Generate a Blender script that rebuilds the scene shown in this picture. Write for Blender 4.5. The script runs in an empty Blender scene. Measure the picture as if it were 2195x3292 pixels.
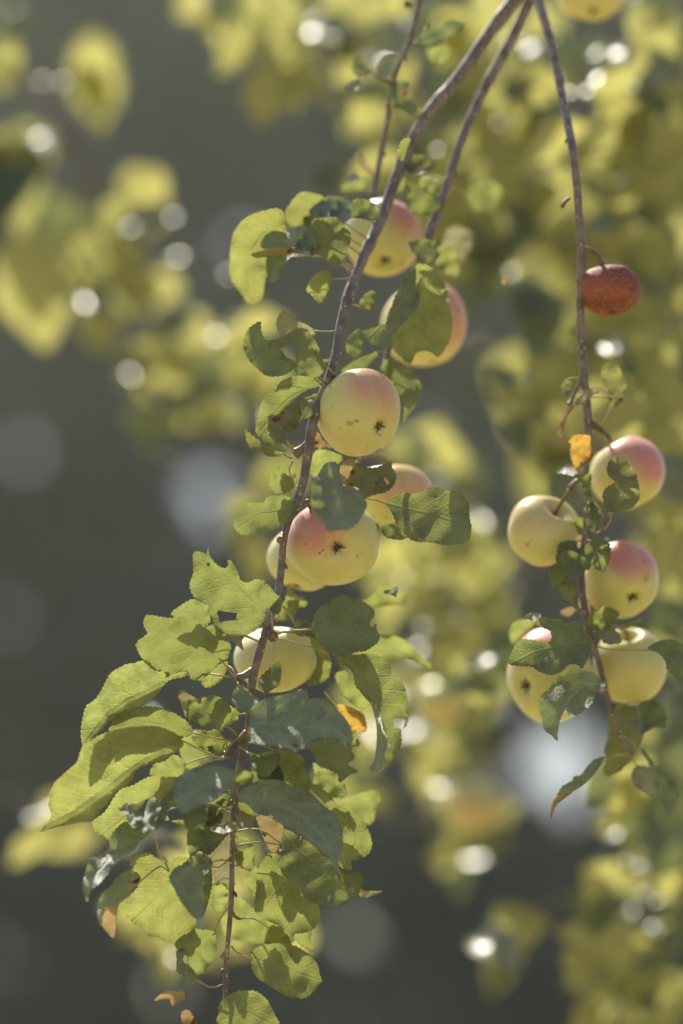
import bpy, bmesh, math, random
import numpy as np
from mathutils import Vector, Matrix, noise
from mathutils.geometry import delaunay_2d_cdt
R = math.radians
random.seed(7); rng = np.random.default_rng(7)
S = bpy.context.scene; C = S.collection
# ---------------------------------------------------------------- camera, sky, sun, exposure
FOC = 1.8; PITCH = 14.0; CAMZ = 1.5
cd = bpy.data.cameras.new('camera'); cam = bpy.data.objects.new('camera', cd); C.objects.link(cam)
cd.lens = 85; cd.sensor_fit = 'HORIZONTAL'; cd.sensor_width = 24
cd.clip_start = .05; cd.clip_end = 2000
cam.location = (0, 0, CAMZ); cam.rotation_euler = (R(90+PITCH), 0, 0)
cd.dof.use_dof = True; cd.dof.focus_distance = FOC; cd.dof.aperture_fstop = 1.4; cd.dof.aperture_blades = 0
S.camera = cam
HAZE = .0021
SUN_EL, SUN_AZ = 56.0, -22.0            # sun behind the branches, a little to the left
L = Vector((math.sin(R(SUN_AZ))*math.cos(R(SUN_EL)), math.cos(R(SUN_AZ))*math.cos(R(SUN_EL)), math.sin(R(SUN_EL))))
w = bpy.data.worlds.new("World"); S.world = w; w.use_nodes = True
nt = w.node_tree; sky = nt.nodes.new('ShaderNodeTexSky'); sky.sky_type = 'NISHITA'; sky.sun_disc = False
sky.sun_elevation = R(SUN_EL); sky.sun_rotation = R(SUN_AZ); sky.dust_density = 3.5; sky.air_density = 1.0; sky.ozone_density = 1.0
nt.links.new(sky.outputs[0], nt.nodes['Background'].inputs[0]); nt.nodes['Background'].inputs[1].default_value = .10
sd = bpy.data.lights.new('sun', 'SUN'); sd.energy = 4.8; sd.angle = R(.5); sd.color = (1, .93, .80)
sun = bpy.data.objects.new('sun', sd); C.objects.link(sun); sun.rotation_euler = L.to_track_quat('Z', 'Y').to_euler()
S.view_settings.view_transform = 'Standard'; S.view_settings.look = 'None'; S.view_settings.exposure = .8; S.view_settings.gamma = 1
cy = S.cycles; cy.use_denoising = True; cy.max_bounces = 6; cy.diffuse_bounces = 4; cy.glossy_bounces = 2
cy.transmission_bounces = 4; cy.transparent_max_bounces = 4; cy.sample_clamp_indirect = 3; cy.caustics_reflective = False; cy.caustics_refractive = False

CM = Matrix.Translation((0, 0, CAMZ)) @ Matrix.Rotation(R(90+PITCH), 4, 'X')   # camera axes -> world
PX = 24/85/2195                                                               # tangent per photo pixel
def P(x, y, off=0.0):
    d = FOC+off
    return CM @ Vector(((x-1097.5)*PX*d, (1646-y)*PX*d, -d))
def camdir(x, y, z):                    # x right, y up, z towards the camera
    return (CM.to_3x3() @ Vector((x, y, z))).normalized()
MM = PX*FOC                             # metres per photo pixel at the focus distance
REG = {0: (0, 0, 1.4), 1: (600, 0, .6378), 2: (700, 900, .574), 3: (100, 1700, .574), 4: (700, 1850, .5102),
       5: (100, 2350, .5102), 6: (600, 2500, .4464), 7: (1500, 700, .4432), 8: (1500, 1650, .4464)}
def pts(r, s):
    ox, oy, k = REG[r]
    return [(ox+float(a.split(',')[0])*k, oy+float(a.split(',')[1])*k) for a in s.split()]

# ---------------------------------------------------------------- tagging
def tag(o, label=None, cat=None, group=None, kind=None):
    for k, v in (('label', label), ('category', cat), ('group', group), ('kind', kind)):
        if v: o[k] = v
    return o
def empty(name, loc):
    o = bpy.data.objects.new(name, None); o.empty_display_size = .02; C.objects.link(o); o.location = loc; return o
def link(name, me, mats, parent=None):
    o = bpy.data.objects.new(name, me); C.objects.link(o)
    for m in (mats if isinstance(mats, (list, tuple)) else [mats]): me.materials.append(m)
    if parent is not None:
        o.parent = parent; o.matrix_parent_inverse = world_of(parent).inverted()
    return o
def world_of(o):
    m = Matrix.LocRotScale(o.location, o.rotation_euler, o.scale)
    return m if o.parent is None else world_of(o.parent) @ o.matrix_parent_inverse @ m

# ---------------------------------------------------------------- materials
def mat(name):
    m = bpy.data.materials.new(name); m.use_nodes = True; n = m.node_tree; n.nodes.clear(); return m, n
def N(n, t, **kw):
    x = n.nodes.new(t)
    for k, v in kw.items():
        if k.startswith('i_'): x.inputs[k[2:].replace('_', ' ')].default_value = v
        else: setattr(x, k, v)
    return x
def math_(n, op, a, b=None, c=None, clamp=False):
    x = n.nodes.new('ShaderNodeMath'); x.operation = op; x.use_clamp = clamp
    for i, v in enumerate((a, b, c)):
        if v is None: continue
        if isinstance(v, (int, float)): x.inputs[i].default_value = v
        else: n.links.new(v, x.inputs[i])
    return x.outputs[0]
def mixc(n, f, a, b):
    x = n.nodes.new('ShaderNodeMix'); x.data_type = 'RGBA'
    for i, v in ((0, f), (6, a), (7, b)):
        if isinstance(v, (int, float)): x.inputs[i].default_value = v
        elif isinstance(v, tuple): x.inputs[i].default_value = (*v, 1)
        else: n.links.new(v, x.inputs[i])
    return x.outputs[2]
def ramp(n, f, lo, hi):
    x = n.nodes.new('ShaderNodeMapRange'); x.interpolation_type = 'SMOOTHSTEP'
    n.links.new(f, x.inputs[0]); x.inputs[1].default_value = lo; x.inputs[2].default_value = hi; return x.outputs[0]

def leaf_mat(name, top, under, trans, tf=.42, rough=.58, spots=.5, veins=True, brown=0.0, relief=.6):
    m, n = mat(name); lk = n.links.new
    out = N(n, 'ShaderNodeOutputMaterial')
    geo = N(n, 'ShaderNodeNewGeometry'); tc = N(n, 'ShaderNodeTexCoord')
    ob = tc.outputs['Object']
    no = N(n, 'ShaderNodeTexNoise', i_Scale=55.0, i_Detail=3.0); lk(ob, no.inputs[0])
    mott = ramp(n, no.outputs[0], .3, .7)
    info = N(n, 'ShaderNodeObjectInfo')
    t1 = mixc(n, mott, tuple(c*.78 for c in top), tuple(c*1.2 for c in top))
    u1 = mixc(n, mott, tuple(c*.9 for c in under), tuple(c*1.12 for c in under))
    tr = mixc(n, mott, tuple(c*.66 for c in trans), tuple(min(1, c*1.2) for c in trans))
    tr = mixc(n, math_(n, 'MULTIPLY', info.outputs['Random'], .5 if veins else .7), tr, (trans[0]*1.15, trans[1]*.95, trans[2]*.8) if veins else (trans[0]*.66, trans[1]*.68, trans[2]*.8))
    bump = None
    if veins:
        uv = N(n, 'ShaderNodeSeparateXYZ'); lk(tc.outputs['UV'], uv.inputs[0])
        wob = N(n, 'ShaderNodeTexNoise', i_Scale=9.0, i_Detail=1.0); lk(tc.outputs['UV'], wob.inputs[0])
        av = math_(n, 'ABSOLUTE', uv.outputs[1])
        side = math_(n, 'MULTIPLY', math_(n, 'GREATER_THAN', uv.outputs[1], 0.0), .06)
        w_ = math_(n, 'SUBTRACT', uv.outputs[0], math_(n, 'MULTIPLY', math_(n, 'POWER', av, .85), .75))
        w_ = math_(n, 'ADD', math_(n, 'ADD', w_, side), math_(n, 'MULTIPLY', wob.outputs[0], .05))
        fr = math_(n, 'PINGPONG', math_(n, 'MULTIPLY', w_, 7.5), .5)
        lat = math_(n, 'SUBTRACT', 1.0, ramp(n, fr, .0, .10))
        mid = math_(n, 'SUBTRACT', 1.0, ramp(n, av, .006, .02))
        vo = N(n, 'ShaderNodeTexVoronoi', i_Scale=26.0, feature='DISTANCE_TO_EDGE'); lk(tc.outputs['UV'], vo.inputs[0])
        net = math_(n, 'MULTIPLY', math_(n, 'SUBTRACT', 1.0, ramp(n, vo.outputs[0], 0, .12)), .5)
        vein = math_(n, 'MAXIMUM', math_(n, 'MAXIMUM', math_(n, 'MULTIPLY', lat, .75), mid), net)
        t1 = mixc(n, math_(n, 'MULTIPLY', vein, .5), t1, tuple(min(1, c*2.2+.02) for c in top))
        u1 = mixc(n, math_(n, 'MULTIPLY', vein, .5), u1, tuple(min(1, c*1.6) for c in under))
        tr = mixc(n, math_(n, 'MULTIPLY', mid, .55), mixc(n, math_(n, 'MULTIPLY', vein, .4), tr, tuple(min(1, c*1.7+.03) for c in trans)), tuple(c*.5 for c in trans))
        nb = N(n, 'ShaderNodeTexNoise', i_Scale=260.0, i_Detail=2.0); lk(ob, nb.inputs[0])
        h = math_(n, 'ADD', math_(n, 'MULTIPLY', vein, -1.0), math_(n, 'MULTIPLY', nb.outputs[0], .5))
        bump = N(n, 'ShaderNodeBump', i_Strength=relief, i_Distance=.0014); lk(h, bump.inputs['Height'])
    if spots > 0:
        v2 = N(n, 'ShaderNodeTexVoronoi', i_Scale=60.0); lk(ob, v2.inputs[0])
        pick = N(n, 'ShaderNodeSeparateXYZ'); lk(v2.outputs['Color'], pick.inputs[0])
        rad = math_(n, 'MULTIPLY', math_(n, 'SUBTRACT', pick.outputs[0], 1-.07*spots), 4.5/spots, clamp=True)
        rad = math_(n, 'MINIMUM', rad, .16)
        sp = math_(n, 'LESS_THAN', v2.outputs['Distance'], rad)
        t1 = mixc(n, sp, t1, (.07, .03, .012)); u1 = mixc(n, sp, u1, (.16, .06, .02)); tr = mixc(n, sp, tr, (.32, .06, .01))
    if brown > 0:
        n3 = N(n, 'ShaderNodeTexNoise', i_Scale=70.0, i_Detail=5.0); lk(ob, n3.inputs[0])
        bm_ = ramp(n, n3.outputs[0], .62-brown*.2, .68-brown*.2)
        t1 = mixc(n, bm_, t1, (.08, .035, .015)); u1 = mixc(n, bm_, u1, (.1, .04, .02)); tr = mixc(n, bm_, tr, (.16, .04, .01))
    pt = N(n, 'ShaderNodeBsdfPrincipled', i_Roughness=rough); pt.inputs['Specular IOR Level'].default_value = .85
    pu = N(n, 'ShaderNodeBsdfPrincipled', i_Roughness=.7); pu.inputs['Specular IOR Level'].default_value = .25
    tl = N(n, 'ShaderNodeBsdfTranslucent')
    lk(t1, pt.inputs['Base Color']); lk(u1, pu.inputs['Base Color']); lk(tr, tl.inputs['Color'])
    if bump:
        for s in (pt, pu, tl): lk(bump.outputs[0], s.inputs['Normal'])
    mx = N(n, 'ShaderNodeMixShader'); lk(geo.outputs['Backfacing'], mx.inputs[0]); lk(pt.outputs[0], mx.inputs[1]); lk(pu.outputs[0], mx.inputs[2])
    m2 = N(n, 'ShaderNodeMixShader'); m2.inputs[0].default_value = tf; lk(mx.outputs[0], m2.inputs[1]); lk(tl.outputs[0], m2.inputs[2])
    lk(m2.outputs[0], out.inputs[0]); return m
LM = {
 'c': leaf_mat('leaf_painted_sky_sheen', (.12, .155, .122), (.19, .22, .15), (.28, .34, .10), tf=.28, rough=.60, relief=.3),  # green leaf with the blue sheen of the sky painted into its colour
 'g': leaf_mat('leaf_green', (.085, .12, .10), (.16, .19, .13), (.26, .30, .075)),
 'y': leaf_mat('leaf_yellow_green', (.12, .14, .06), (.21, .22, .11), (.31, .355, .095)),
 'p': leaf_mat('leaf_pale_underside', (.24, .25, .18), (.34, .33, .25), (.34, .33, .16), tf=.3, rough=.5),
 't': leaf_mat('leaf_tan_dry', (.26, .20, .11), (.32, .26, .15), (.36, .27, .12), tf=.35, rough=.65, brown=.1),
 'o': leaf_mat('leaf_orange_dry', (.42, .27, .08), (.42, .28, .1), (.60, .38, .07), tf=.45, rough=.6, brown=.35),
 'k': leaf_mat('leaf_blotched', (.09, .11, .055), (.16, .16, .10), (.30, .31, .085), brown=.1),
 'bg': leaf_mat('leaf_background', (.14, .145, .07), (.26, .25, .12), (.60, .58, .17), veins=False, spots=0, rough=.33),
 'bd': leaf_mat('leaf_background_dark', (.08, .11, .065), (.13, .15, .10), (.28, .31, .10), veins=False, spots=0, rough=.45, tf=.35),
 'gl': leaf_mat('leaf_glossy', (.12, .14, .08), (.2, .22, .12), (.3, .3, .08), veins=False, spots=0, rough=.37, tf=.25),
}
def bark_mat(name, c1, c2, dots=True):
    m, n = mat(name); lk = n.links.new; out = N(n, 'ShaderNodeOutputMaterial'); tc = N(n, 'ShaderNodeTexCoord'); ob = tc.outputs['Object']
    a = N(n, 'ShaderNodeTexNoise', i_Scale=90.0, i_Detail=5.0); lk(ob, a.inputs[0])
    col = mixc(n, ramp(n, a.outputs[0], .35, .65), c1, c2)
    if dots:
        v = N(n, 'ShaderNodeTexVoronoi', i_Scale=330.0); lk(ob, v.inputs[0])
        s = N(n, 'ShaderNodeSeparateXYZ'); lk(v.outputs['Color'], s.inputs[0])
        d = math_(n, 'MULTIPLY', math_(n, 'LESS_THAN', v.outputs['Distance'], .33), math_(n, 'GREATER_THAN', s.outputs[0], .72))
        col = mixc(n, d, col, (.42, .36, .28))
    b = N(n, 'ShaderNodeBump', i_Strength=.6, i_Distance=.0012); lk(a.outputs[0], b.inputs['Height'])
    p = N(n, 'ShaderNodeBsdfPrincipled', i_Roughness=.55); lk(col, p.inputs['Base Color']); lk(b.outputs[0], p.inputs['Normal']); lk(p.outputs[0], out.inputs[0]); return m
BARK = bark_mat('bark_purple_brown', (.12, .088, .095), (.22, .17, .175))
SPUR = bark_mat('bark_spur', (.12, .07, .05), (.24, .16, .12), False)
PET = bark_mat('petiole_green_red', (.30, .24, .12), (.42, .34, .19), False)
STALK = bark_mat('apple_stalk', (.16, .13, .04), (.26, .2, .08), False)
SEPAL = bark_mat('dried_sepal', (.05, .035, .02), (.16, .12, .07), False)

def apple_mat():
    m, n = mat('apple_skin'); lk = n.links.new; out = N(n, 'ShaderNodeOutputMaterial'); tc = N(n, 'ShaderNodeTexCoord')
    bl = N(n, 'ShaderNodeAttribute', attribute_name='blush'); mk = N(n, 'ShaderNodeAttribute', attribute_name='mark')
    mp = N(n, 'ShaderNodeMapping'); mp.inputs['Scale'].default_value = (26, 2.2, 1); lk(tc.outputs['UV'], mp.inputs[0])
    st = N(n, 'ShaderNodeTexNoise', i_Scale=1.0, i_Detail=3.0); lk(mp.outputs[0], st.inputs[0])
    no = N(n, 'ShaderNodeTexNoise', i_Scale=22.0, i_Detail=4.0); lk(tc.outputs['Object'], no.inputs[0])
    f = math_(n, 'ADD', bl.outputs['Fac'], math_(n, 'ADD', math_(n, 'MULTIPLY', math_(n, 'SUBTRACT', st.outputs[0], .5), .8), math_(n, 'MULTIPLY', math_(n, 'SUBTRACT', no.outputs[0], .5), 1.5)))
    f = math_(n, 'MULTIPLY', ramp(n, f, .15, 1.15), ramp(n, bl.outputs['Fac'], .02, .3))
    base = mixc(n, ramp(n, no.outputs[0], .3, .7), (.57, .545, .22), (.67, .595, .29))
    col = mixc(n, f, base, (.60, .25, .22))
    v = N(n, 'ShaderNodeTexVoronoi', i_Scale=230.0); lk(tc.outputs['Object'], v.inputs[0])
    s = N(n, 'ShaderNodeSeparateXYZ'); lk(v.outputs['Color'], s.inputs[0])
    d = math_(n, 'MULTIPLY', math_(n, 'LESS_THAN', v.outputs['Distance'], .16), math_(n, 'GREATER_THAN', s.outputs[0], .6))
    col = mixc(n, math_(n, 'MULTIPLY', d, .5), col, (.75, .68, .48))
    sc = N(n, 'ShaderNodeTexNoise', i_Scale=95.0, i_Detail=4.0); lk(tc.outputs['Object'], sc.inputs[0])
    col = mixc(n, math_(n, 'MULTIPLY', ramp(n, sc.outputs[0], .66, .72), .5), col, (.22, .15, .07))
    col = mixc(n, mk.outputs['Fac'], col, (.07, .04, .02))
    p = N(n, 'ShaderNodeBsdfPrincipled', i_Roughness=.34); p.inputs['Specular IOR Level'].default_value = .4
    p.inputs['Subsurface Weight'].default_value = .35; p.inputs['Subsurface Radius'].default_value = (1, .7, .25); p.inputs['Subsurface Scale'].default_value = .012
    bp = N(n, 'ShaderNodeBump', i_Strength=.12, i_Distance=.001); lk(no.outputs[0], bp.inputs['Height']); lk(bp.outputs[0], p.inputs['Normal'])
    lk(col, p.inputs['Base Color']); lk(p.outputs[0], out.inputs[0]); return m
APPLE = apple_mat()
def rot_mat():
    m, n = mat('rotten_skin'); lk = n.links.new; out = N(n, 'ShaderNodeOutputMaterial'); tc = N(n, 'ShaderNodeTexCoord'); ob = tc.outputs['Object']
    no = N(n, 'ShaderNodeTexNoise', i_Scale=40.0, i_Detail=4.0); lk(ob, no.inputs[0])
    col = mixc(n, ramp(n, no.outputs[0], .3, .7), (.18, .04, .03), (.34, .085, .05))
    v = N(n, 'ShaderNodeTexVoronoi', i_Scale=520.0); lk(ob, v.inputs[0])
    s = N(n, 'ShaderNodeSeparateXYZ'); lk(v.outputs['Color'], s.inputs[0])
    n2 = N(n, 'ShaderNodeTexNoise', i_Scale=38.0); lk(ob, n2.inputs[0])
    d = math_(n, 'MULTIPLY', math_(n, 'LESS_THAN', v.outputs['Distance'], .36), math_(n, 'GREATER_THAN', math_(n, 'ADD', s.outputs[0], n2.outputs[0]), 1.2))
    col = mixc(n, math_(n, 'MULTIPLY', d, .6), col, (.50, .30, .13))
    b = N(n, 'ShaderNodeBump', i_Strength=.7, i_Distance=.002); lk(math_(n, 'ADD', no.outputs[0], d), b.inputs['Height'])
    p = N(n, 'ShaderNodeBsdfPrincipled', i_Roughness=.7); lk(col, p.inputs['Base Color']); lk(b.outputs[0], p.inputs['Normal']); lk(p.outputs[0], out.inputs[0]); return m
ROT = rot_mat()

# ---------------------------------------------------------------- geometry helpers
def spline(ps, rs, step=.006):
    out = []; n = len(ps)
    for i in range(n-1):
        p0 = ps[max(i-1, 0)]; p1 = ps[i]; p2 = ps[i+1]; p3 = ps[min(i+2, n-1)]
        k = max(2, int((p2-p1).length/step))
        for j in range(k):
            t = j/k; t2 = t*t; t3 = t2*t
            q = .5*((2*p1)+(p2-p0)*t+(2*p0-5*p1+4*p2-p3)*t2+(3*p1-p0-3*p2+p3)*t3)
            out.append((q, rs[i]*(1-t)+rs[i+1]*t))
    out.append((ps[-1], rs[-1])); return out
def tube_bm(bm, path, seg=10, bump=0.0, nodes=()):
    prev = None; up = Vector((.3, .9, .1)); n = len(path); off = rng.random()*50
    for i, (p, r) in enumerate(path):
        t = (path[min(i+1, n-1)][0]-path[max(i-1, 0)][0]).normalized()
        a = t.cross(up).normalized(); b = t.cross(a); rr = r
        for q, s, ww in nodes:
            rr += r*s*math.exp(-((p-q).length/ww)**2)
        ring = []
        for j in range(seg):
            an = 2*math.pi*j/seg; dr = a*math.cos(an)+b*math.sin(an)
            k = 1+bump*noise.noise((p+dr*r)*120+Vector((off, 0, 0))) if bump else 1
            ring.append(bm.verts.new(p+dr*rr*k))
        if prev:
            for j in range(seg): bm.faces.new((prev[j], prev[(j+1) % seg], ring[(j+1) % seg], ring[j]))
        else: bm.faces.new(ring[::-1])
        prev = ring
    bm.faces.new(prev)
def mesh_of(bm, name, smooth=True):
    me = bpy.data.meshes.new(name); bmesh.ops.recalc_face_normals(bm, faces=bm.faces); bm.to_mesh(me); bm.free()
    if smooth: me.polygons.foreach_set('use_smooth', [True]*len(me.polygons))
    return me
def tube(name, ps, rs, m, parent, seg=8, bump=0.0, step=.006, nodes=()):
    bm = bmesh.new(); tube_bm(bm, spline(ps, rs, step), seg, bump, nodes); return link(name, mesh_of(bm, name), m, parent)

def inside(poly, x, y):
    c = False; n = len(poly); j = n-1
    for i in range(n):
        xi, yi = poly[i]; xj, yj = poly[j]
        if (yi > y) != (yj > y) and x < (xj-xi)*(y-yi)/(yj-yi)+xi: c = not c
        j = i
    return c
def refine(poly, serr, step=4.5):
    out = []; n = len(poly)
    for i in range(n):
        p0, p1, p2, p3 = (Vector(poly[(i+k) % n]) for k in (-1, 0, 1, 2))
        k = max(1, int((p2-p1).length/step))
        for j in range(k):
            t = j/k; t2 = t*t; t3 = t2*t
            out.append(.5*((2*p1)+(p2-p0)*t*.7+((2*p0-5*p1+4*p2-p3)*t2+(3*p1-p0-3*p2+p3)*t3)+(p2-p0)*t*.3))
    if serr:
        a = sum(out[i-1].x*out[i].y-out[i].x*out[i-1].y for i in range(len(out)))
        sg = 1 if a > 0 else -1; res = []; s = 0
        for i, p in enumerate(out):
            q = out[(i+1) % len(out)]-out[i-1]
            if q.length < 1e-6: res.append(p); continue
            nrm = Vector((q.y, -q.x)).normalized()*sg
            s += (p-out[i-1]).length
            res.append(p+nrm*serr*(((s/15.0) % 1)-.45)+nrm*1.5*noise.noise(Vector((p.x*.03, p.y*.03, 4))))
        out = res
    return [(p.x, p.y) for p in out]
TONE = {'B': -.62, 'b': -.25, 'M': .42, 'm': .72, 'D': .98, 'E': 1.25}
def patch(poly, rib, off, tl, tr, cup, wave, serr, holes, seed, flip=None):
    """vertices, triangles and uvs of a curved sheet whose seen outline is poly (photo pixels)"""
    ol = refine(poly, serr); V = [Vector(p) for p in ol]; n = len(V); E = [(i, (i+1) % n) for i in range(n)]
    for h in holes:
        hr = refine(h, 1.0, 5); b = len(V); V += [Vector(p) for p in hr]; E += [(b+i, b+(i+1) % len(hr)) for i in range(len(hr))]
    xs = [p[0] for p in ol]; ys = [p[1] for p in ol]
    st = max(7.0, min(14.0, (max(xs)-min(xs)+max(ys)-min(ys))/26)); r = random.Random(seed)
    y = min(ys)
    while y < max(ys):
        x = min(xs)+r.random()*st
        while x < max(xs):
            px, py = x+r.uniform(-.2, .2)*st, y+r.uniform(-.2, .2)*st
            if inside(ol, px, py): V.append(Vector((px, py)))
            x += st
        y += st
    vs, es, fs = delaunay_2d_cdt(V, E, [], 0, 1e-3)[:3]
    tris = []
    for f in fs:
        cx = sum(vs[i].x for i in f)/3; cyy = sum(vs[i].y for i in f)/3
        if inside(ol, cx, cyy) and not any(inside(h, cx, cyy) for h in holes): tris.append(tuple(f))
    rib = [Vector(p) for p in rib]
    Ltot = sum((rib[i+1]-rib[i]).length for i in range(len(rib)-1)) or 1.0
    ax = (rib[-1]-rib[0]).normalized(); pp = Vector((-ax.y, ax.x)); c = (rib[0]+rib[-1])/2
    def uvf(p):
        best = None; s0 = 0
        for i in range(len(rib)-1):
            d = rib[i+1]-rib[i]; l = d.length; t = (p-rib[i]).dot(d)/(l*l)
            tt = max(0 if i else -1, min(1 if i < len(rib)-2 else 2, t)); q = rib[i]+d*tt
            ds = (p-q).length; sg = 1 if d.x*(p.y-rib[i].y)-d.y*(p.x-rib[i].x) > 0 else -1
            if best is None or ds < best[0]: best = (ds, s0+tt*l, sg*ds)
            s0 += l
        return best[1], best[2]
    gy = (TONE[tl]+TONE[tr])/2; aup = -ax.y; pup = -pp.y
    out = []; UV = []; ph = r.random()*6
    for p in vs:
        u, v = uvf(p)
        g = TONE[tl] if v < 0 else TONE[tr]; k = 1-math.exp(-abs(v)/10)
        dep = gy*aup*(p-c).dot(ax)
        vv = (p-c).dot(pp) if False else v
        dep += (gy*(1-k)+g*k)*pup*vv
        dep += -cup*abs(v)*(1-math.exp(-abs(v)/25))          # halves folded back from the midrib
        a = min(1, abs(v)/40)
        dep += wave*(a*12*math.sin(u/Ltot*15+ph+(1.7 if v > 0 else 0))+19*noise.noise(Vector((p.x*.018, p.y*.018, seed)))+4.5*noise.noise(Vector((p.x*.06, p.y*.06, seed+9))))
        if len(out) < n: dep -= 5
        out.append(P(p.x, p.y, off+dep*MM)); UV.append((u/Ltot, v/Ltot))
    # top side of the blade faces up
    s = Vector()
    for t in tris: s += (out[t[1]]-out[t[0]]).cross(out[t[2]]-out[t[0]])
    if (s.z < 0) != bool(flip): tris = [t[::-1] for t in tris]
    return out, tris, UV
def leaf(branch, r, outline, rib=None, off=0.0, tone='MM', m='g', cup=.12, wave=1.0, serr=4.6, holes=(), pet=None, flaps=(), label=None, extra_mat=None, flip=None, auto=True):
    if m == 'g' and tone[0] in 'DE': m = 'c'  # green leaves tilted up to the sky take the copy with painted sheen
    poly = pts(r, outline); rb = pts(r, rib) if rib else None
    if rb is None:
        b = Vector(poly[0]); far = max(poly, key=lambda q: (Vector(q)-b).length); cen = Vector((sum(q[0] for q in poly)/len(poly), sum(q[1] for q in poly)/len(poly)))
        rb = [tuple(b), tuple(cen), far]
    off = off+branch['off']
    V, T, U = patch(poly, rb, off, tone[0], tone[-1], cup, wave, serr, [pts(r, h) for h in holes], len(poly)+int(poly[0][0]), flip)
    mi = [0]*len(T); mats = [LM[m]]
    for fl in flaps:
        fp = pts(r, fl['o']); fr = pts(r, fl['rib']) if 'rib' in fl else [fp[0], max(fp, key=lambda q: (Vector(q)-Vector(fp[0])).length)]
        v2, t2, u2 = patch(fp, fr, off+fl.get('off', -.004), fl['tone'][0], fl['tone'][-1], fl.get('cup', .3), 1.0, 1.5, [], len(fp), fl.get('flip'))
        b = len(V); V += v2; U += u2; T += [tuple(i+b for i in t) for t in t2]; mats.append(LM[fl['m']]); mi += [len(mats)-1]*len(t2)
    me = bpy.data.meshes.new('leaf'); me.from_pydata([tuple(v) for v in V], [], T); me.update()
    uvl = me.uv_layers.new(name='UVMap'); idx = np.empty(len(me.loops), dtype=np.int32); me.loops.foreach_get('vertex_index', idx)
    uvl.data.foreach_set('uv', np.array(U)[idx].ravel()); me.polygons.foreach_set('use_smooth', [True]*len(T))
    o = link('leaf', me, mats, branch['root']); me.polygons.foreach_set('material_index', mi)
    if label: o['label'] = label
    # petiole
    b2 = rb[0]
    if pet is not None: pp = pts(r, pet)
    elif auto:
        q = min(branch['path'], key=lambda a: (a[0]-b2[0])**2+(a[1]-b2[1])**2); dl = math.hypot(q[0]-b2[0], q[1]-b2[1])
        pp = [(q[0], q[1]), ((q[0]+b2[0])/2, (q[1]+b2[1])/2-dl*.08), b2] if 12 < dl < 230 else None
    else: pp = None
    if pp:
        e = min(range(len(V)), key=lambda i: (V[i]-P(b2[0], b2[1], off)).length); end = V[e]
        if math.hypot(pp[0][0]-b2[0], pp[0][1]-b2[1]) < math.hypot(pp[-1][0]-b2[0], pp[-1][1]-b2[1]): pp = pp[::-1]
        q = min(branch['path'], key=lambda a: (a[0]-pp[0][0])**2+(a[1]-pp[0][1])**2)
        k = len(pp); dq = (P(b2[0], b2[1], off)-Vector((0, 0, CAMZ))).length-(end-Vector((0, 0, CAMZ))).length
        g = [P(x, y, q[2]*(1-i/(k-1))+(off-dq)*(i/(k-1))) for i, (x, y) in enumerate(pp)]; g[-1] = end
        tube('petiole', g, [3.6*MM]+[2.8*MM]*(k-2)+[2.6*MM], PET, o, 6)
    return o

# ---------------------------------------------------------------- setting: ground, far wood
m, n = mat('grass_ground'); lk = n.links.new; out = N(n, 'ShaderNodeOutputMaterial'); tc = N(n, 'ShaderNodeTexCoord')
a = N(n, 'ShaderNodeTexNoise', i_Scale=1.2, i_Detail=8.0); lk(tc.outputs['Object'], a.inputs[0])
p = N(n, 'ShaderNodeBsdfPrincipled', i_Roughness=.9); lk(mixc(n, ramp(n, a.outputs[0], .35, .65), (.20, .18, .07), (.34, .29, .13)), p.inputs['Base Color']); lk(p.outputs[0], out.inputs[0])
bm = bmesh.new(); bmesh.ops.create_grid(bm, x_segments=90, y_segments=90, size=300)
for v in bm.verts: v.co.z = .25*noise.noise(v.co*.02) if v.co.length > 30 else 0
g = link('ground', mesh_of(bm, 'ground'), m); tag(g, 'dry meadow grass under the trees', 'ground', kind='structure')

# dark wood far behind, with a few gaps through which the sky shows (photo pixel, gap radius in metres)
WD = 24.0
GAPS = [(630, 1500, .15), (690, 1600, .10), (1800, 2460, .34), (780, 620, .10), (1370, 1310, .10), (40, 1370, .09), (1120, 3000, .13), (5, 1950, .09),
        (1020, 450, .10), (560, 3170, .10), (1200, 60, .16), (2080, 2420, .13), (1560, 2320, .13), (320, 740, .06), (560, 1790, .05), (860, 1500, .05), (1290, 900, .05), (980, 3160, .06)]
gp = []
for x, y, r_ in GAPS:
    q = P(x, y, WD-FOC); gp.append((q.x, q.z, r_))
NQ = 75000
cx = rng.uniform(-9, 9, NQ); cz = rng.uniform(0, 15.5, NQ)**1.0; cyy = rng.uniform(WD+.2, WD+1.6, NQ)
keep = np.ones(NQ, bool)
for gx, gz, gr in gp:
    sc = cyy/WD
    keep &= ((cx/sc-gx)**2+((cz-CAMZ)/sc+CAMZ-gz)**2*.8) > (gr+.05)**2*(1+.35*np.sin(3*np.arctan2(cz-gz, cx-gx)+gx*5))
cx, cz, cyy = cx[keep], cz[keep], cyy[keep]; NQ = len(cx)
def cards(cx, cy_, cz, lo, hi, name, m, parent=None, flat=1.0):
    n_ = len(cx); s = rng.uniform(lo, hi, n_)[:, None]
    u = rng.normal(size=(n_, 3)); u /= np.linalg.norm(u, axis=1)[:, None]; v = np.cross(u, rng.normal(size=(n_, 3))); v /= np.linalg.norm(v, axis=1)[:, None]
    c = np.stack([cx, cy_, cz], 1)
    V = np.stack([c-u*s, c-v*s*.45, c+u*s, c+v*s*.45], 1).reshape(-1, 3)
    me = bpy.data.meshes.new(name); me.from_pydata(V.tolist(), [], np.arange(4*n_).reshape(-1, 4).tolist()); return link(name, me, m, parent)
m, n = mat('far_foliage'); lk = n.links.new; out = N(n, 'ShaderNodeOutputMaterial'); tc = N(n, 'ShaderNodeTexCoord')
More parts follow.
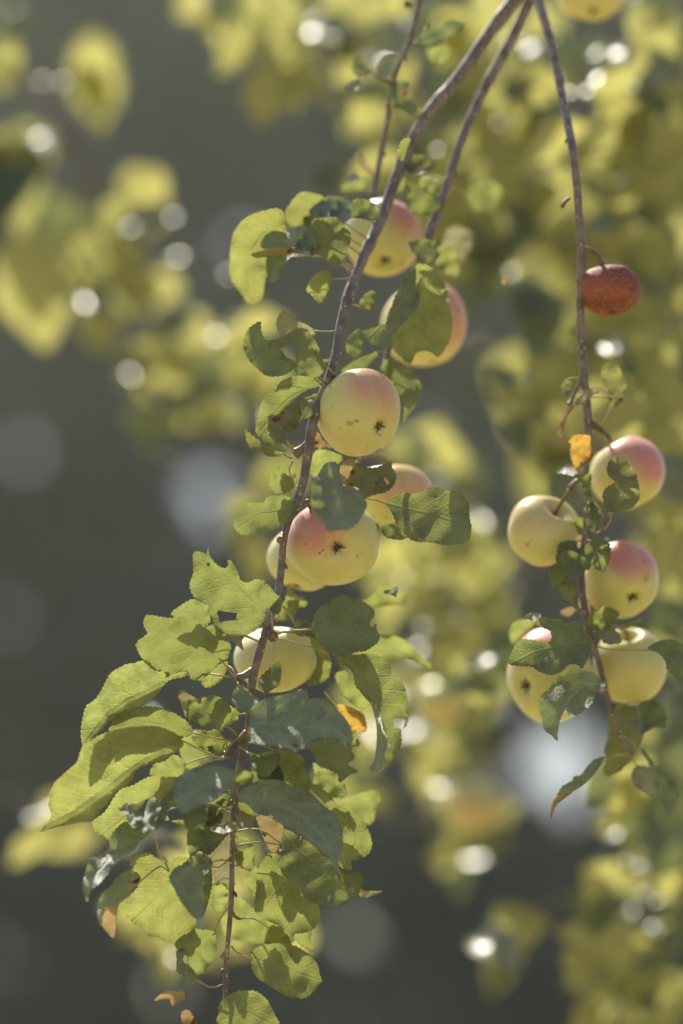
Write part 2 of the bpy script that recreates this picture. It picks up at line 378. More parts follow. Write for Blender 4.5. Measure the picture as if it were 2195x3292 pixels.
a = N(n, 'ShaderNodeTexNoise', i_Scale=.24, i_Detail=3.0); lk(tc.outputs['Object'], a.inputs[0])
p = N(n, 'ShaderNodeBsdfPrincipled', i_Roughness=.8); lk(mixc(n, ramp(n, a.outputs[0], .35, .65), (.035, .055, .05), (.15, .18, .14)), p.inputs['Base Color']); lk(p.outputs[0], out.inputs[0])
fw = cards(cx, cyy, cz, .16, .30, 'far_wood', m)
tag(fw, 'dark blurred wood far behind the apple branches', 'wood', kind='stuff')

# ---------------------------------------------------------------- fruiting branches
def branch(name, label, off, ppts, dias, offs=None, group='apple branches hanging in front'):
    ps = [(x*1.4, y*1.4) for x, y in ppts]; offs = offs or [0]*len(ps)
    g = [P(x, y, off+o) for (x, y), o in zip(ps, offs)]
    root = empty(name, g[0]); tag(root, label, 'branch', group)
    rs = [d*1.4*.5*MM for d in dias]
    path = []
    for i in range(len(ps)-1):
        for j in range(12):
            t = j/12; path.append((ps[i][0]*(1-t)+ps[i+1][0]*t, ps[i][1]*(1-t)+ps[i+1][1]*t, off+offs[i]*(1-t)+offs[i+1]*t))
    path.append((*ps[-1], off+offs[-1]))
    rr = random.Random(len(ps)); nodes = []
    for _ in range(int(len(ps)*.8)):
        q = rr.choice(path); nodes.append((P(*q), rr.uniform(.06, .2), .005))
    tube('stem', g, rs, BARK, root, 14, .07, .003, nodes)
    return {'root': root, 'off': off, 'path': path}
def spur(b, pp, d0, d1, off=0.0, m=None, knob=False):
    ps = [(x*1.4, y*1.4) for x, y in pp]; k = len(ps)
    q = min(b['path'], key=lambda a: (a[0]-ps[0][0])**2+(a[1]-ps[0][1])**2)
    g = [P(x, y, q[2]+off*i/(k-1)) for i, (x, y) in enumerate(ps)]
    nodes = [(g[-1], .8, .003)] if knob else ()
    tube('spur', g, [(d0+(d1-d0)*i/(k-1))*.7*MM for i in range(k)], m or SPUR, b['root'], 9, .25, .0025, nodes)
    for i in range(6): b['path'].append((ps[-1][0], ps[-1][1], q[2]+off))

M = branch('apple_branch', 'thick purple-brown branch running from top right down through the middle to the leafy lower left', 0,
    [(1230,-60),(1150,40),(1050,180),(975,270),(920,380),(880,490),(830,600),(790,715),(765,840),(720,965),(695,1110),(655,1220),(640,1350),(610,1450),(580,1560),(568,1680),(545,1780),(537,1860),(533,1960),(530,2080),(520,2200),(515,2310)],
    [34,32,29,28,27,27,26,24,23,22,21,17,18,19,20,14,13,13,12,12,11,9],
    [.14,.13,.12,.11,.10,.085,.06,.035,.015,0,0,0,0,0,0,0,0,0,0,0,0,0])
T2 = branch('apple_branch', 'second purple-brown branch just right of the thick one, passing behind it and its leaves', .10,
    [(1240,-60),(1190,60),(1120,190),(1060,320),(1025,430),(985,540),(945,650),(905,760),(880,850),(850,980),(825,1060)],
    [28,27,25,23,21,19,16,15,14,12,10], [.04,.04,.03,.02,.01,0,0,-.01,-.02,-.02,-.02])
RB = branch('apple_branch', 'slender branch hanging down the right side with a rotten apple and five fruits', .065,
    [(1215,-60),(1262,90),(1290,220),(1315,350),(1330,500),(1335,600),(1332,720),(1340,850),(1350,980),(1345,1100),(1345,1200),(1335,1330),(1350,1440),(1375,1520),(1395,1600),(1425,1690),(1450,1735)],
    [24,22,20,20,20,20,19,19,22,15,14,16,20,13,11,10,9], [.12,.06,.03]+[0]*14)
TW = branch('apple_branch', 'thin dark twig at top centre left of the thick branch, ending over an apple', .13,
    [(975,-60),(945,80),(905,180),(885,300),(865,400),(853,455)], [17,15,14,13,14,16])
spur(M, [(765,840),(755,862),(748,880)], 16, 12, -.004, knob=True)
spur(M, [(712,1010),(695,1030),(678,1042)], 18, 16, .004, knob=True)
spur(M, [(650,1225),(646,1238),(643,1240)], 15, 10, -.01, knob=True)
spur(M, [(613,1440),(622,1455),(626,1462)], 16, 15, -.012, knob=True)
spur(M, [(580,1540),(560,1552),(545,1558)], 20, 12, -.006, knob=True)
spur(M, [(568,1680),(550,1698),(535,1715),(522,1738)], 16, 11, -.01, knob=True)
spur(M, [(530,2090),(540,2105),(550,2110)], 9, 7)
spur(M, [(520,2185),(512,2192),(508,2200)], 10, 7)
spur(RB, [(1340,570),(1360,575),(1375,590),(1380,608)], 12, 11, 0)
spur(RB, [(1338,846),(1330,880),(1312,920),(1306,930)], 9, 8, -.004, m=BARK, knob=True)
spur(RB, [(1355,970),(1375,985),(1393,1000),(1402,1012)], 18, 9, .004)
spur(RB, [(1345,1095),(1320,1108),(1308,1125)], 14, 10, 0, knob=True)
spur(RB, [(1345,1215),(1370,1225),(1385,1215),(1400,1180)], 9, 5, -.01)
spur(TW, [(945,15),(935,12),(928,8)], 10, 8, 0, knob=True)
spur(TW, [(900,190),(870,178),(845,160)], 8, 5, 0)
spur(RB, [(1308,455),(1298,462),(1290,476)], 7, 10, -.004)

# ---------------------------------------------------------------- leaves on the thick branch
lf = leaf
# upper, out of focus
lf(M,1,"500,1180 480,1062 400,1060 310,1090 250,1150 225,1220 215,1330 225,1411 280,1490 320,1530 380,1500 400,1400 480,1300",off=.07,tone='BB',m='y',rib="500,1130 380,1180 300,1320 320,1520",auto=False)
lf(M,1,"690,1000 620,970 560,980 500,1060 500,1110 540,1150 600,1120 640,1060",off=.08,tone='BB',m='y')
lf(M,1,"830,1050 830,1020 760,990 700,995 620,1060 640,1100 720,1095 780,1130 830,1090",off=.07,tone='DD')
lf(M,1,"760,1130 830,1100 825,1040 790,1000 765,1000 750,1040 735,1090",off=.06,tone='EE')
lf(M,1,"640,1290 640,1220 610,1150 560,1140 500,1145 420,1170 375,1220 390,1255 470,1250 560,1260",off=.05,tone='DD',flaps=[dict(o="600,1270 530,1245 450,1250 380,1265 325,1280 350,1300 440,1292 540,1270",tone='BB',m='t',off=-.006)])
lf(M,1,"560,1270 470,1270 410,1290 400,1350 420,1420 460,1411 480,1340 520,1300",off=.06,tone='DE')
lf(M,1,"785,1320 820,1240 825,1180 790,1140 760,1100 700,1095 640,1110 620,1150 650,1190 640,1250 690,1300 730,1340",off=.045,tone='Mb',rib="785,1320 720,1220 650,1140",pet="820,1375 800,1345 785,1320")
lf(M,1,"975,1100 960,1040 900,1005 840,1010 830,1090 870,1100 930,1110",off=.02,tone='mm')
lf(M,2,"640,-10 620,-50 560,-40 520,0 495,60 530,90 570,130 610,80",off=.03,tone='BB',m='y',pet="745,-10 700,-5 640,-10")
lf(M,1,"1110,760 1130,700 1090,700 1065,750 1070,800 1090,810",off=.0,tone='BB',m='y')
# middle, left of the stem
lf(M,2,"430,460 385,430 350,380 330,340 270,335 245,290 240,235 200,250 160,290 145,360 160,430 210,490 270,535 320,542 380,530 420,500",off=.005,tone='mM',rib="430,470 320,460 220,390 190,290",label='dark leaf with a hooked upper edge')
lf(M,2,"610,495 580,530 540,545 470,530 420,500 435,450 430,370 390,360 345,385 355,330 400,300 440,275 480,272 530,320 565,380 570,430 600,445 625,440",off=-.005,tone='bM',rib="610,495 520,440 450,360 370,340",pet="670,545 640,515 610,495")
lf(M,2,"545,290 530,310 490,275 430,280 370,310 335,290 330,230 370,165 400,200 440,230 500,250",off=.02,tone='BB',m='p',pet="660,290 600,290 545,290")
lf(M,2,"585,590 500,610 420,600 335,605 360,565 420,540 500,540 560,555",off=.004,tone='Bb',pet="635,580 610,590 560,560")
lf(M,2,"505,605 470,630 430,670 390,710 350,760 290,770 275,830 300,890 340,910 380,930 385,960 330,970 260,910 215,860 220,780 240,700 270,650 330,610 420,598",off=.012,tone='Mb',rib="505,605 400,660 300,760 230,860",pet="630,585 570,592 505,605")
lf(M,2,"575,645 560,700 540,760 480,790 460,800 465,740 445,690 490,660 540,640",off=.002,tone='mm',pet="620,610 600,630 575,645")
lf(M,2,"385,910 370,870 350,820 385,850 430,840 460,770 465,715 430,695 370,715 340,750 280,765 275,800 280,850 330,905",off=-.012,tone='Mm',m='k',wave=1.6)
lf(M,2,"365,970 300,955 260,920 210,880 170,850 150,835 160,900 190,955 220,945 270,985 350,985",off=-.004,tone='bm',m='k',pet="415,1000 390,990 365,970")
lf(M,2,"415,1100 400,1100 370,1075 320,1070 290,1110 290,1170 320,1205 380,1190 425,1160",off=.02,tone='BB',m='y',pet="420,1015 400,1060 400,1100")
lf(M,2,"445,1290 400,1215 340,1207 280,1215 255,1245 200,1250 150,1252 110,1280 88,1340 90,1390 130,1425 200,1425 260,1390 300,1400 390,1360 430,1320",tone='bb',off=-.005,rib="445,1290 340,1300 240,1310 110,1390",pet="470,1260 460,1280 445,1290")
# around the two sharp apples
lf(M,2,"695,1155 685,1100 675,1045 655,1020 600,1030 565,1080 525,1130 518,1220 530,1290 565,1340 600,1370 608,1405 680,1400 740,1395 790,1350 835,1270 820,1220 780,1175 740,1158",off=-.05,tone='Dm',rib="695,1155 682,1230 660,1300 612,1400",auto=False,label='heart-shaped leaf lying over the apple',cup=.3)
lf(M,2,"790,1190 780,1165 720,1150 740,1090 770,1040 830,1050 900,1045 970,1015 975,1045 1000,1090 985,1150 940,1190 870,1205 815,1225",off=-.018,tone='mM',m='k',rib="800,1200 880,1120 970,1030",holes=["930,1105 960,1130 950,1150 935,1125"],auto=False)
lf(M,2,"945,1250 990,1210 1020,1190 1110,1195 1200,1160 1280,1175 1350,1195 1400,1250 1410,1330 1420,1400 1400,1460 1300,1488 1200,1470 1110,1465 1060,1440 1010,1380 970,1300",off=.0,tone='mM',rib="945,1250 1080,1285 1200,1310 1410,1380",pet="700,1150 820,1222 880,1230 945,1250",cup=.2,label='broad dark green leaf pointing right')
lf(M,2,"900,1370 960,1365 1010,1385 1060,1440 990,1455 930,1430",off=.03,tone='MM',auto=False)
lf(M,2,"700,1000 640,960 560,950 520,1000 520,1080 560,1110 640,1060",off=.05,tone='BB',m='y',auto=False)
lf(M,2,"760,1000 700,1020 680,1080 700,1150 740,1110 770,1040",off=.02,tone='BB',m='t',auto=False)
lf(M,2,"545,860 560,850 600,910 640,935 600,945 545,935",off=.03,tone='BB',m='t')
# lower, sharp
lf(M,3,"1322,455 1290,540 1210,590 1100,595 1050,560 1005,520 1000,440 960,415 905,370 888,310 908,240 905,160 915,130 950,128 980,140 990,103 1000,150 1040,200 1075,220 1100,210 1105,172 1135,195 1160,250 1175,290 1215,300 1275,280 1335,320 1365,360 1410,400 1400,490 1365,470",off=-.01,tone='bB',rib="1325,460 1230,400 1130,300 1030,230 950,180",holes=["1045,460 1100,466 1155,475 1150,508 1095,515 1050,522","985,188 1000,190 998,212 986,210"],pet="1355,580 1350,510 1325,460",label='torn leaf with a ragged bitten edge and a hole')
lf(M,3,"975,550 1010,500 1000,440 960,415 905,395 830,430 785,480 850,510 930,530",off=.008,tone='BB',m='y',rib="975,550 900,470 800,470")
lf(M,3,"1060,738 1020,790 950,845 895,842 880,800 800,812 755,835 745,800 690,790 640,745 600,690 585,655 610,620 650,585 630,540 640,490 680,485 730,495 790,500 850,490 910,500 960,535 980,550 1020,535 1060,560 1100,600 1118,650 1115,690 1095,730",off=-.012,tone='BB',m='g',rib="1060,738 960,690 860,645 760,590 650,560",pet="1150,850 1110,790 1060,738")
lf(M,3,"895,808 840,835 770,850 700,930 640,975 560,1010 450,1070 380,1140 310,1200 292,1230 278,1150 290,1050 310,990 345,965 390,910 420,850 455,800 520,765 600,745 640,735 690,770 745,790 850,800",off=.005,tone='DB',m='y',rib="895,812 770,848 660,905 540,960 430,1040 300,1205",pet="1120,830 1000,812 895,810")
lf(M,3,"905,1140 870,1165 800,1150 700,1125 600,1125 500,1130 435,1140 450,1080 480,1040 560,1010 630,993 720,1000 790,1025 850,1060 890,1100",off=-.004,tone='BB',rib="905,1140 780,1100 600,1080 450,1120",pet="1140,1195 1000,1165 905,1140")
lf(M,5,"958,92 890,150 830,195 740,210 660,250 640,300 600,345 540,380 500,430 440,500 390,560 330,570 240,590 170,605 40,638 90,590 130,530 108,470 115,410 150,320 230,250 290,190 320,110 390,50 489,3 652,-27 787,-30 900,9 956,65",off=-.02,tone='DB',m='y',rib="958,95 800,140 640,240 500,350 380,440 250,530 45,636",pet="1210,180 1080,125 958,92",label='large bright yellow-green leaf reaching farthest left')
lf(M,5,"925,300 850,285 770,282 700,305 640,340 560,370 520,420 470,500 400,560 385,590 410,640 460,660 490,700 560,660 680,600 760,520 830,430 900,350",off=.008,tone='bB',m='y',rib="925,300 800,400 640,500 460,650")
lf(M,3,"1090,1100 1070,1140 1030,1120 990,1130 950,1100 890,1080 870,1060 880,960 900,945 950,980 955,935 1010,930 1070,950 1110,985 1128,1040 1110,1090",off=-.01,tone='Mb',rib="1090,1100 1000,1050 900,1000",pet="1165,1170 1120,1120 1090,1100",flaps=[dict(o="860,1045 840,985 822,930 850,900 880,925 945,960 945,982 895,950 872,1000 880,1060",tone='BB',m='p')])
lf(M,3,"1090,740 1100,780 1060,850 990,890 950,850 1000,800",off=.012,tone='BB',m='y')
lf(M,3,"1040,1200 1010,1290 930,1340 860,1340 840,1270 830,1200 900,1130 980,1140",off=.07,tone='BB',m='y')
lf(M,3,"1165,1175 1100,1230 1040,1260 1000,1250 990,1215 1050,1220 1110,1190",off=.01,tone='MB')
lf(M,3,"1095,590 1150,605 1190,600 1180,630 1188,680 1150,650 1120,625",off=-.012,tone='EE',m='p',serr=1)
lf(M,4,"590,345 600,280 635,210 690,180 720,150 790,122 860,145 920,165 975,210 988,250 960,290 965,325 995,305 1000,345 1020,385 1000,430 930,475 870,485 800,505 740,500 680,460 630,400",off=-.015,tone='mM',rib="590,345 720,345 850,330 990,325",pet="370,365 480,345 590,345")
lf(M,4,"500,320 560,285 600,275 595,340 620,400 560,380 520,355",off=.004,tone='mm',pet="410,190 460,260 500,320")
lf(M,4,"690,475 760,495 850,500 950,492 1020,510 1080,560 1100,610 1160,660 1190,740 1205,840 1195,930 1170,960 1175,900 1140,895 1110,905 1110,960 1150,965 1155,1040 1140,1110 1070,1185 1040,1160 1085,1070 1050,990 1030,900 1000,820 940,780 870,700 850,620 790,560 750,520",off=-.012,tone='bM',rib="700,490 850,560 960,740 1060,880 1100,1040 1070,1180",pet="360,395 520,430 690,475",cup=.2,
   flaps=[dict(o="940,770 1000,810 1025,860 1030,960 1060,1020 1085,1070 1055,1120 1060,1190 1000,1245 955,1215 985,1170 1000,1050 1000,960 985,880 965,820",tone='ED',m='p',off=-.012,rib="950,780 1020,960 1040,1080 990,1230")],label='long drooping leaf with its pale edge rolled over')
lf(M,4,"358,520 340,560 300,610 260,650 247,700 290,730 290,757 335,725 385,690 400,630 400,570 385,540",off=-.02,tone='mm',rib="358,520 350,620 292,750",pet="350,410 352,470 358,520",label='small dark leaf hanging over the green apple')
lf(M,4,"135,690 100,730 92,780 115,830 160,855 195,858 260,795 220,750 190,715 160,700",off=-.02,tone='Dm',rib="135,690 170,770 255,795",pet="125,660 135,690")
lf(M,4,"205,950 200,890 205,850 240,810 300,775 380,755 430,745 500,720 555,720 575,770 630,775 700,790 745,850 790,890 830,950 850,1010 840,1100 810,1085 790,1040 720,1025 640,1025 575,1050 540,1080 490,1105 420,1085 340,1070 260,1060 215,1020",off=-.05,tone='DD',rib="208,940 380,930 560,960 700,930 840,1060",auto=False,label='wide blue-green leaf across the stem',cup=.25)
lf(M,4,"560,1060 640,1040 720,1030 800,1080 850,1110 862,1150 820,1190 885,1230 830,1260 765,1305 755,1250 700,1225 650,1200 620,1160 590,1110",off=-.012,tone='mm',rib="560,1060 680,1130 790,1185 880,1230")
lf(M,4,"780,960 830,940 860,1000 895,1065 850,1080 820,1040",off=.0,tone='bb',m='y',auto=False)
lf(M,4,"370,1100 480,1110 540,1150 560,1230 590,1300 570,1350 480,1345 400,1290 320,1290 240,1315 215,1260 210,1190 245,1130",off=.0,tone='bM',rib="350,1100 400,1200 480,1345")
lf(M,4,"200,1120 260,1140 330,1130 370,1090 395,1100 390,1170 340,1240 290,1275 240,1240 215,1180",off=-.022,tone='ME',pet="135,1080 170,1100 200,1120")
lf(M,4,"745,825 800,818 870,840 920,880 940,975 880,990 830,960 800,900",off=.05,tone='BB',m='o',pet="670,730 710,780 745,825",label='small orange withered leaf')
lf(M,4,"620,400 580,400 610,480 620,560 590,640 560,690 620,690 690,650 715,560 700,500",off=.045,tone='BB',m='y',auto=False)
lf(M,4,"740,630 800,600 850,650 930,740 970,800 920,840 860,820 780,740",off=.06,tone='BB',m='y',auto=False)
# bottom
lf(M,5,"760,640 770,630 790,560 815,470 790,430 720,430 660,460 600,455 550,490 590,520 620,580 700,620",off=-.04,tone='ED',rib="755,640 700,540 590,480",wave=2.0,pet="860,830 800,740 760,640",label='crumpled blue-grey leaf')
lf(M,5,"740,645 680,700 640,760 560,810 490,890 430,960 370,1020 355,1075 330,1020 325,960 345,880 370,790 420,785 490,740 500,670 530,620 600,570 640,610 700,625",off=-.035,tone='ED',rib="740,645 600,720 480,820 370,940 352,1070",auto=False,wave=1.6,label='narrow blue-grey leaf twisting down left')
lf(M,5,"690,925 640,870 600,880 540,920 500,980 440,1040 420,1100 420,1180 440,1230 460,1140 520,1100 580,1060 650,980",off=-.03,tone='DD',pet="860,835 780,870 690,925",
   flaps=[dict(o="690,925 620,1020 560,1080 540,1160 525,1300 470,1260 440,1200 450,1130 520,1090 590,1040 620,960",tone='BB',m='t',off=-.006)],label='leaf twisted to show a tan underside')
lf(M,5,"1000,800 1080,830 1090,900 1020,1000 1000,1090 1040,1180 1020,1250 950,1290 890,1340 830,1320 800,1300 740,1290 690,1230 640,1210 570,1130 575,1080 620,1040 680,960 640,870 620,830 660,780 740,765 790,800 860,830 920,790",off=.005,tone='BB',m='y',rib="1010,810 880,940 760,1080 640,1200",pet="1250,640 1140,730 1010,810")
lf(M,5,"870,930 890,880 940,845 1010,850 1070,870 1085,930 1070,1020 1090,1100 1080,1180 1040,1185 990,1140 940,1070 900,990",off=-.06,tone='DD',rib="880,900 960,1000 1060,1180",auto=False,label='dull blue-green leaf hanging in front of a bright one')
lf(M,5,"1310,275 1290,250 1200,225 1100,222 1000,245 940,280 905,330 900,430 960,520 1020,490 1110,450 1200,400 1260,350",off=-.07,tone='DE',rib="1300,270 1150,310 1000,400 950,510",auto=False,flaps=[dict(o="1020,490 1100,455 1110,520 1090,580 1000,620 965,580 960,520",tone='DD',m='g',off=0)])
lf(M,5,"1245,330 1290,280 1340,250 1400,275 1395,310 1340,335 1270,335",off=-.075,tone='BB',m='y',auto=False)
lf(M,5,"1255,380 1200,430 1130,460 1100,500 1100,590 1150,590 1200,540 1240,460",off=.0,tone='bm')
lf(M,5,"1240,640 1200,650 1120,615 1040,610 985,640 985,740 1010,790 1060,760 1120,780 1180,720",off=-.02,tone='mM',flaps=[dict(o="1300,590 1250,570 1180,590 1130,610 1180,640 1260,630",tone='EE',m='p',off=-.004)])
lf(M,5,"1250,470 1200,560 1180,620 1110,780 1150,880 1165,975 1200,960 1250,1010 1290,960 1300,880 1330,800 1320,710 1280,680 1260,560",off=.025,tone='bb',m='p')
lf(M,5,"830,560 900,470 920,430 820,430 870,460 860,540 950,600 960,560",off=.0,tone='BB',m='y',auto=False)
lf(M,5,"1090,820 1130,860 1140,960 1120,1060 1090,1160 1070,1100 1060,960 1075,880",off=-.008,tone='mm',pet="1250,800 1180,860 1135,900")
lf(M,5,"1130,1255 1160,1280 1168,1350 1155,1430 1110,1490 1050,1540 1000,1480 980,1420 930,1380 905,1340 940,1300 1000,1270 1030,1240 1080,1255",off=.0,tone='Bb',rib="1130,1258 1060,1320 980,1385 930,1400",pet="1258,1090 1190,1180 1130,1258",holes=["985,1345 1000,1350 990,1365"])
lf(M,5,"1030,1600 1010,1600 960,1640 910,1635 950,1590 960,1540 920,1520 915,1450 920,1380 975,1380 960,1450 1020,1500 1040,1560",off=-.015,tone='ED',wave=1.8,pet="1205,1600 1120,1612 1030,1600",flaps=[dict(o="960,1640 965,1690 925,1710 885,1735 870,1690 830,1690 775,1700 830,1645 900,1635",tone='BB',m='t',off=0)],label='shrivelled blue-grey leaf with a tan tip')
lf(M,5,"985,1755 1020,1790 1045,1860 1040,1930 1000,1900 955,1850 945,1810 950,1770",off=-.01,tone='MM',m='t',auto=False)
lf(M,6,"468,1300 462,1270 490,1230 560,1200 650,1188 740,1195 810,1225 880,1270 935,1330 955,1400 965,1440 975,1460 945,1500 880,1570 800,1590 700,1560 600,1500 530,1460 480,1400 460,1340",off=-.012,tone='bM',rib="468,1300 620,1340 780,1400 965,1460",pet="325,1215 360,1258 468,1300",label='round dark leaf low on the right of the stem')
lf(M,6,"230,1640 270,1590 340,1545 420,1530 500,1540 570,1590 610,1650 640,1720 670,1774 640,1850 300,1850 215,1765 230,1700",off=-.02,tone='Mb',rib="225,1750 330,1720 450,1690 650,1800",label='round leaf cut by the bottom edge')
lf(M,6,"590,545 640,540 660,560 665,640 720,720 790,760 850,830 860,880 930,900 960,960 960,1020 920,1080 870,1110 780,1125 765,1150 775,1190 740,1150 700,1090 650,1060 590,1035 530,1000 490,960 490,880 500,800 505,700 530,620 570,570",off=-.005,tone='bb',rib="590,550 650,680 710,840 760,1000 772,1180",pet="380,230 470,380 540,460 590,550")
lf(M,6,"700,370 690,440 665,530 655,620 690,690 740,760 800,800 870,880 950,915 1050,925 1100,920 1150,900 1200,850 1200,800 1160,780 1110,740 1080,700 1060,620 990,560 900,480 830,430 760,390",off=-.022,tone='mm',rib="710,410 820,540 1000,660 1110,740",label='dark leaf overlapping a lit one beside the stem')
lf(M,6,"890,45 960,70 1040,130 1085,200 1170,240 1240,290 1300,360 1330,440 1335,490 1310,545 1250,580 1190,610 1190,660 1140,655 1090,630 1085,580 1110,500 1120,400 1090,300 1030,230 960,150 900,90",off=-.01,tone='Bb',rib="890,50 1050,220 1170,350 1230,440 1170,600",auto=False)
lf(M,6,"370,130 370,110 430,70 490,35 560,15 640,20 710,40 770,70 850,90 900,120 960,190 1020,230 1070,280 1110,360 1125,440 1110,520 1100,600 1095,700 1060,640 1020,580 960,520 890,470 830,420 760,380 700,340 650,310 560,270 500,260 440,200 370,170",off=-.06,tone='DD',rib="370,130 560,150 800,250 980,420 1090,690",auto=False,label='large blue-green leaf sweeping down right')
lf(M,6,"1090,650 1150,680 1210,665 1260,700 1270,750 1250,800 1240,840 1200,850 1160,800 1110,740",off=-.01,tone='Mm',auto=False,flaps=[dict(o="1250,800 1300,815 1410,815 1340,850 1275,870 1240,840",tone='Eb',m='p',off=0)])
lf(M,6,"780,1130 890,1110 890,1180 930,1255 860,1230 800,1190",off=.05,tone='BB',m='y',auto=False)
lf(M,6,"560,1190 440,1180 290,1150 250,1050 260,900 340,830 430,900 540,1000 600,1080",off=.08,tone='BB',m='y',auto=False)
lf(M,6,"740,1200 600,1200 560,1180 600,1060 700,1080 770,1150",off=.06,tone='BB',m='y',auto=False)
lf(M,6,"500,270 560,270 650,310 700,360 680,460 650,530 600,530 560,450 520,350",off=.04,tone='BB',m='t',auto=False,holes=["545,385 580,395 570,425 545,415"])
lf(M,6,"360,200 330,120 420,170 500,250 520,275 460,280 400,240",off=-.0,tone='bb')
lf(M,6,"365,270 440,262 485,290 480,355 430,360 380,350",off=-.008,tone='EE',m='p')
lf(M,6,"310,110 250,190 200,260 140,330 130,230 170,190 240,130",off=.0,tone='bb')
lf(M,4,"600,1180 680,1240 760,1300 800,1320 790,1400 700,1390 630,1300",off=.05,tone='BB',m='y',auto=False)
lf(M,4,"760,1450 850,1390 930,1360 1000,1350 1025,1410 1000,1480 960,1568 860,1530",off=.08,tone='BB',m='y',auto=False)
lf(M,4,"870,490 960,400 1050,370 1160,395 1215,440 1250,480 1350,575 1290,560 1200,520 1080,530 960,520",off=.09,tone='Bb',m='y',auto=False)
lf(M,4,"860,170 940,150 1020,60 1060,50 1110,110 1180,100 1170,180 1060,190 960,200",off=.10,tone='BB',m='y',auto=False)
lf(M,4,"430,180 440,60 480,110 560,160 540,200 480,190",off=.09,tone='BB',m='y',auto=False)
# ---------------------------------------------------------------- leaves on the second branch, the twig and the right branch
lf(T2,2,"1120,-90 1220,-55 1270,20 1295,130 1312,240 1300,330 1240,430 1180,400 1110,410 1080,470 1020,430 980,380 975,300 1040,220 1100,130 1110,0",off=-.04,tone='bb',m='y',rib="1130,-80 1135,150 1110,400",label='big backlit leaf in front of a shaded apple')
lf(T2,2,"1110,-100 1070,-40 1000,80 950,200 930,250 810,290 850,350 900,375 965,370 990,300 1060,220 1120,150 1130,0",off=-.045,tone='mM',rib="1100,-90 1040,120 850,320")
lf(T2,2,"800,280 740,310 715,350 730,420 770,450 805,400",off=-.05,tone='mm')
lf(T2,2,"920,510 945,440 1060,480 1110,540 1140,590 1130,660 1080,740 1040,790 1040,700 1000,600",off=-.03,tone='Mb')
lf(T2,2,"900,400 850,420 790,440 740,470 690,510 760,520 850,480",off=-.03,tone='Bb')
lf(T2,1,"1100,930 1140,930 1200,945 1260,985 1280,1040 1250,1075 1160,1085 1110,1040",off=.0,tone='Mb')
lf(T2,1,"1110,860 1180,850 1220,800 1240,790 1255,830 1230,860 1160,880",off=.0,tone='mE')
lf(T2,1,"1120,1210 1190,1205 1280,1225 1240,1260 1280,1280 1230,1330 1180,1320 1130,1260",off=-.02,tone='mm')
lf(T2,1,"1340,1140 1300,1180 1290,1260 1300,1350 1370,1340 1430,1260 1440,1180 1380,1140",off=.10,tone='bb',m='p',auto=False)
lf(T2,1,"1410,980 1460,910 1540,905 1590,960 1560,1040 1490,1080 1430,1040",off=.12,tone='bb')
lf(TW,1,"1130,210 1180,180 1205,120 1235,110 1240,140 1300,105 1370,100 1405,125 1350,180 1280,215 1220,240 1160,240",off=0,tone='mm',flaps=[dict(o="1130,205 1180,190 1205,120 1190,190 1160,215",tone='EE',m='p')])
lf(TW,1,"1210,260 1260,240 1330,240 1335,290 1290,330 1240,320",off=.03,tone='BB',m='y',auto=False)
lf(TW,1,"1010,430 1080,405 1120,420 1110,450 1160,510 1190,570 1170,600 1130,580 1080,550 1030,540 1025,480",off=-.01,tone='mM')
lf(TW,1,"880,400 870,395 830,405 795,430 800,450 830,460 880,430",off=0,tone='EE')
lf(TW,1,"915,365 870,290 830,340 840,370 870,385",off=0,tone='bE',m='y')
lf(TW,1,"1050,350 1060,295 1000,290 960,350 1000,400",off=.03,tone='DD',auto=False)
lf(TW,1,"865,900 865,875 830,870 780,900 790,920 850,912",off=0,tone='EE',m='p')
lf(TW,1,"940,880 900,880 830,905 790,925 780,960 830,970 900,950",off=.02,tone='BB',m='y')
lf(TW,1,"945,880 910,830 890,770 870,800 880,840 920,880",off=0,tone='bb',m='t')
lf(RB,7,"1040,1390 1110,1350 1140,1310 1160,1190 1140,1170 1120,1110 1080,1060 1010,1060 975,1090 980,1170 1010,1240 1040,1290 1030,1340",off=-.01,tone='bM',m='k',rib="1040,1390 1080,1250 1030,1080",pet="975,1520 1005,1460 1040,1390")
lf(RB,7,"1040,1310 1030,1280 950,1230 860,1250 790,1270 780,1360 800,1365 860,1340 900,1300 970,1270",off=-.008,tone='Eb',m='p',flaps=[dict(o="780,1365 730,1440 700,1540 690,1620 670,1650 660,1560 680,1450 700,1390",tone='bD',m='t',off=0)],label='pale curled leaf wrapped across the stem')
lf(RB,7,"900,1590 840,1575 780,1580 740,1620 760,1650 750,1700 765,1770 790,1815 850,1770 910,1740 905,1640",off=-.012,tone='bb',m='o',label='orange dead leaf with brown specks')
lf(RB,7,"810,1830 770,1795 700,1800 650,1840 650,1850 720,1860 770,1870",off=-.01,tone='EE',m='p')
lf(RB,7,"790,1870 900,1860 900,1950 910,2030 850,1990 840,1930",off=-.02,tone='bD')
lf(RB,7,"1065,2140 1000,2090 985,2020 1010,1960 1070,1920 1030,1870 1015,1820 1040,1760 1100,1735 1150,1745 1170,1790 1220,1830 1240,1900 1255,2000 1240,2060 1190,2110 1120,2130",off=-.045,tone='mm',m='k',rib="1065,2140 1100,1980 1110,1800",pet="1000,2260 1040,2200 1065,2140",label='bitten leaf lying over the pink apple')
lf(RB,7,"900,2060 950,2100 985,2160 980,2230 930,2290 870,2260 855,2210 870,2150",off=-.02,tone='mm')
lf(RB,8,"900,195 950,180 1020,210 1040,280 1020,360 990,420 940,405 900,360 860,310 850,240",off=-.045,tone='bM',rib="905,195 940,290 990,410",label='small oval leaf in front of a pink apple')
lf(RB,8,"870,350 820,300 740,270 660,320 690,380 710,440 770,470 830,440",off=-.03,tone='mM')
lf(RB,8,"705,440 700,360 640,360 590,400 590,480 620,525 690,520 720,490",off=-.02,tone='bM')
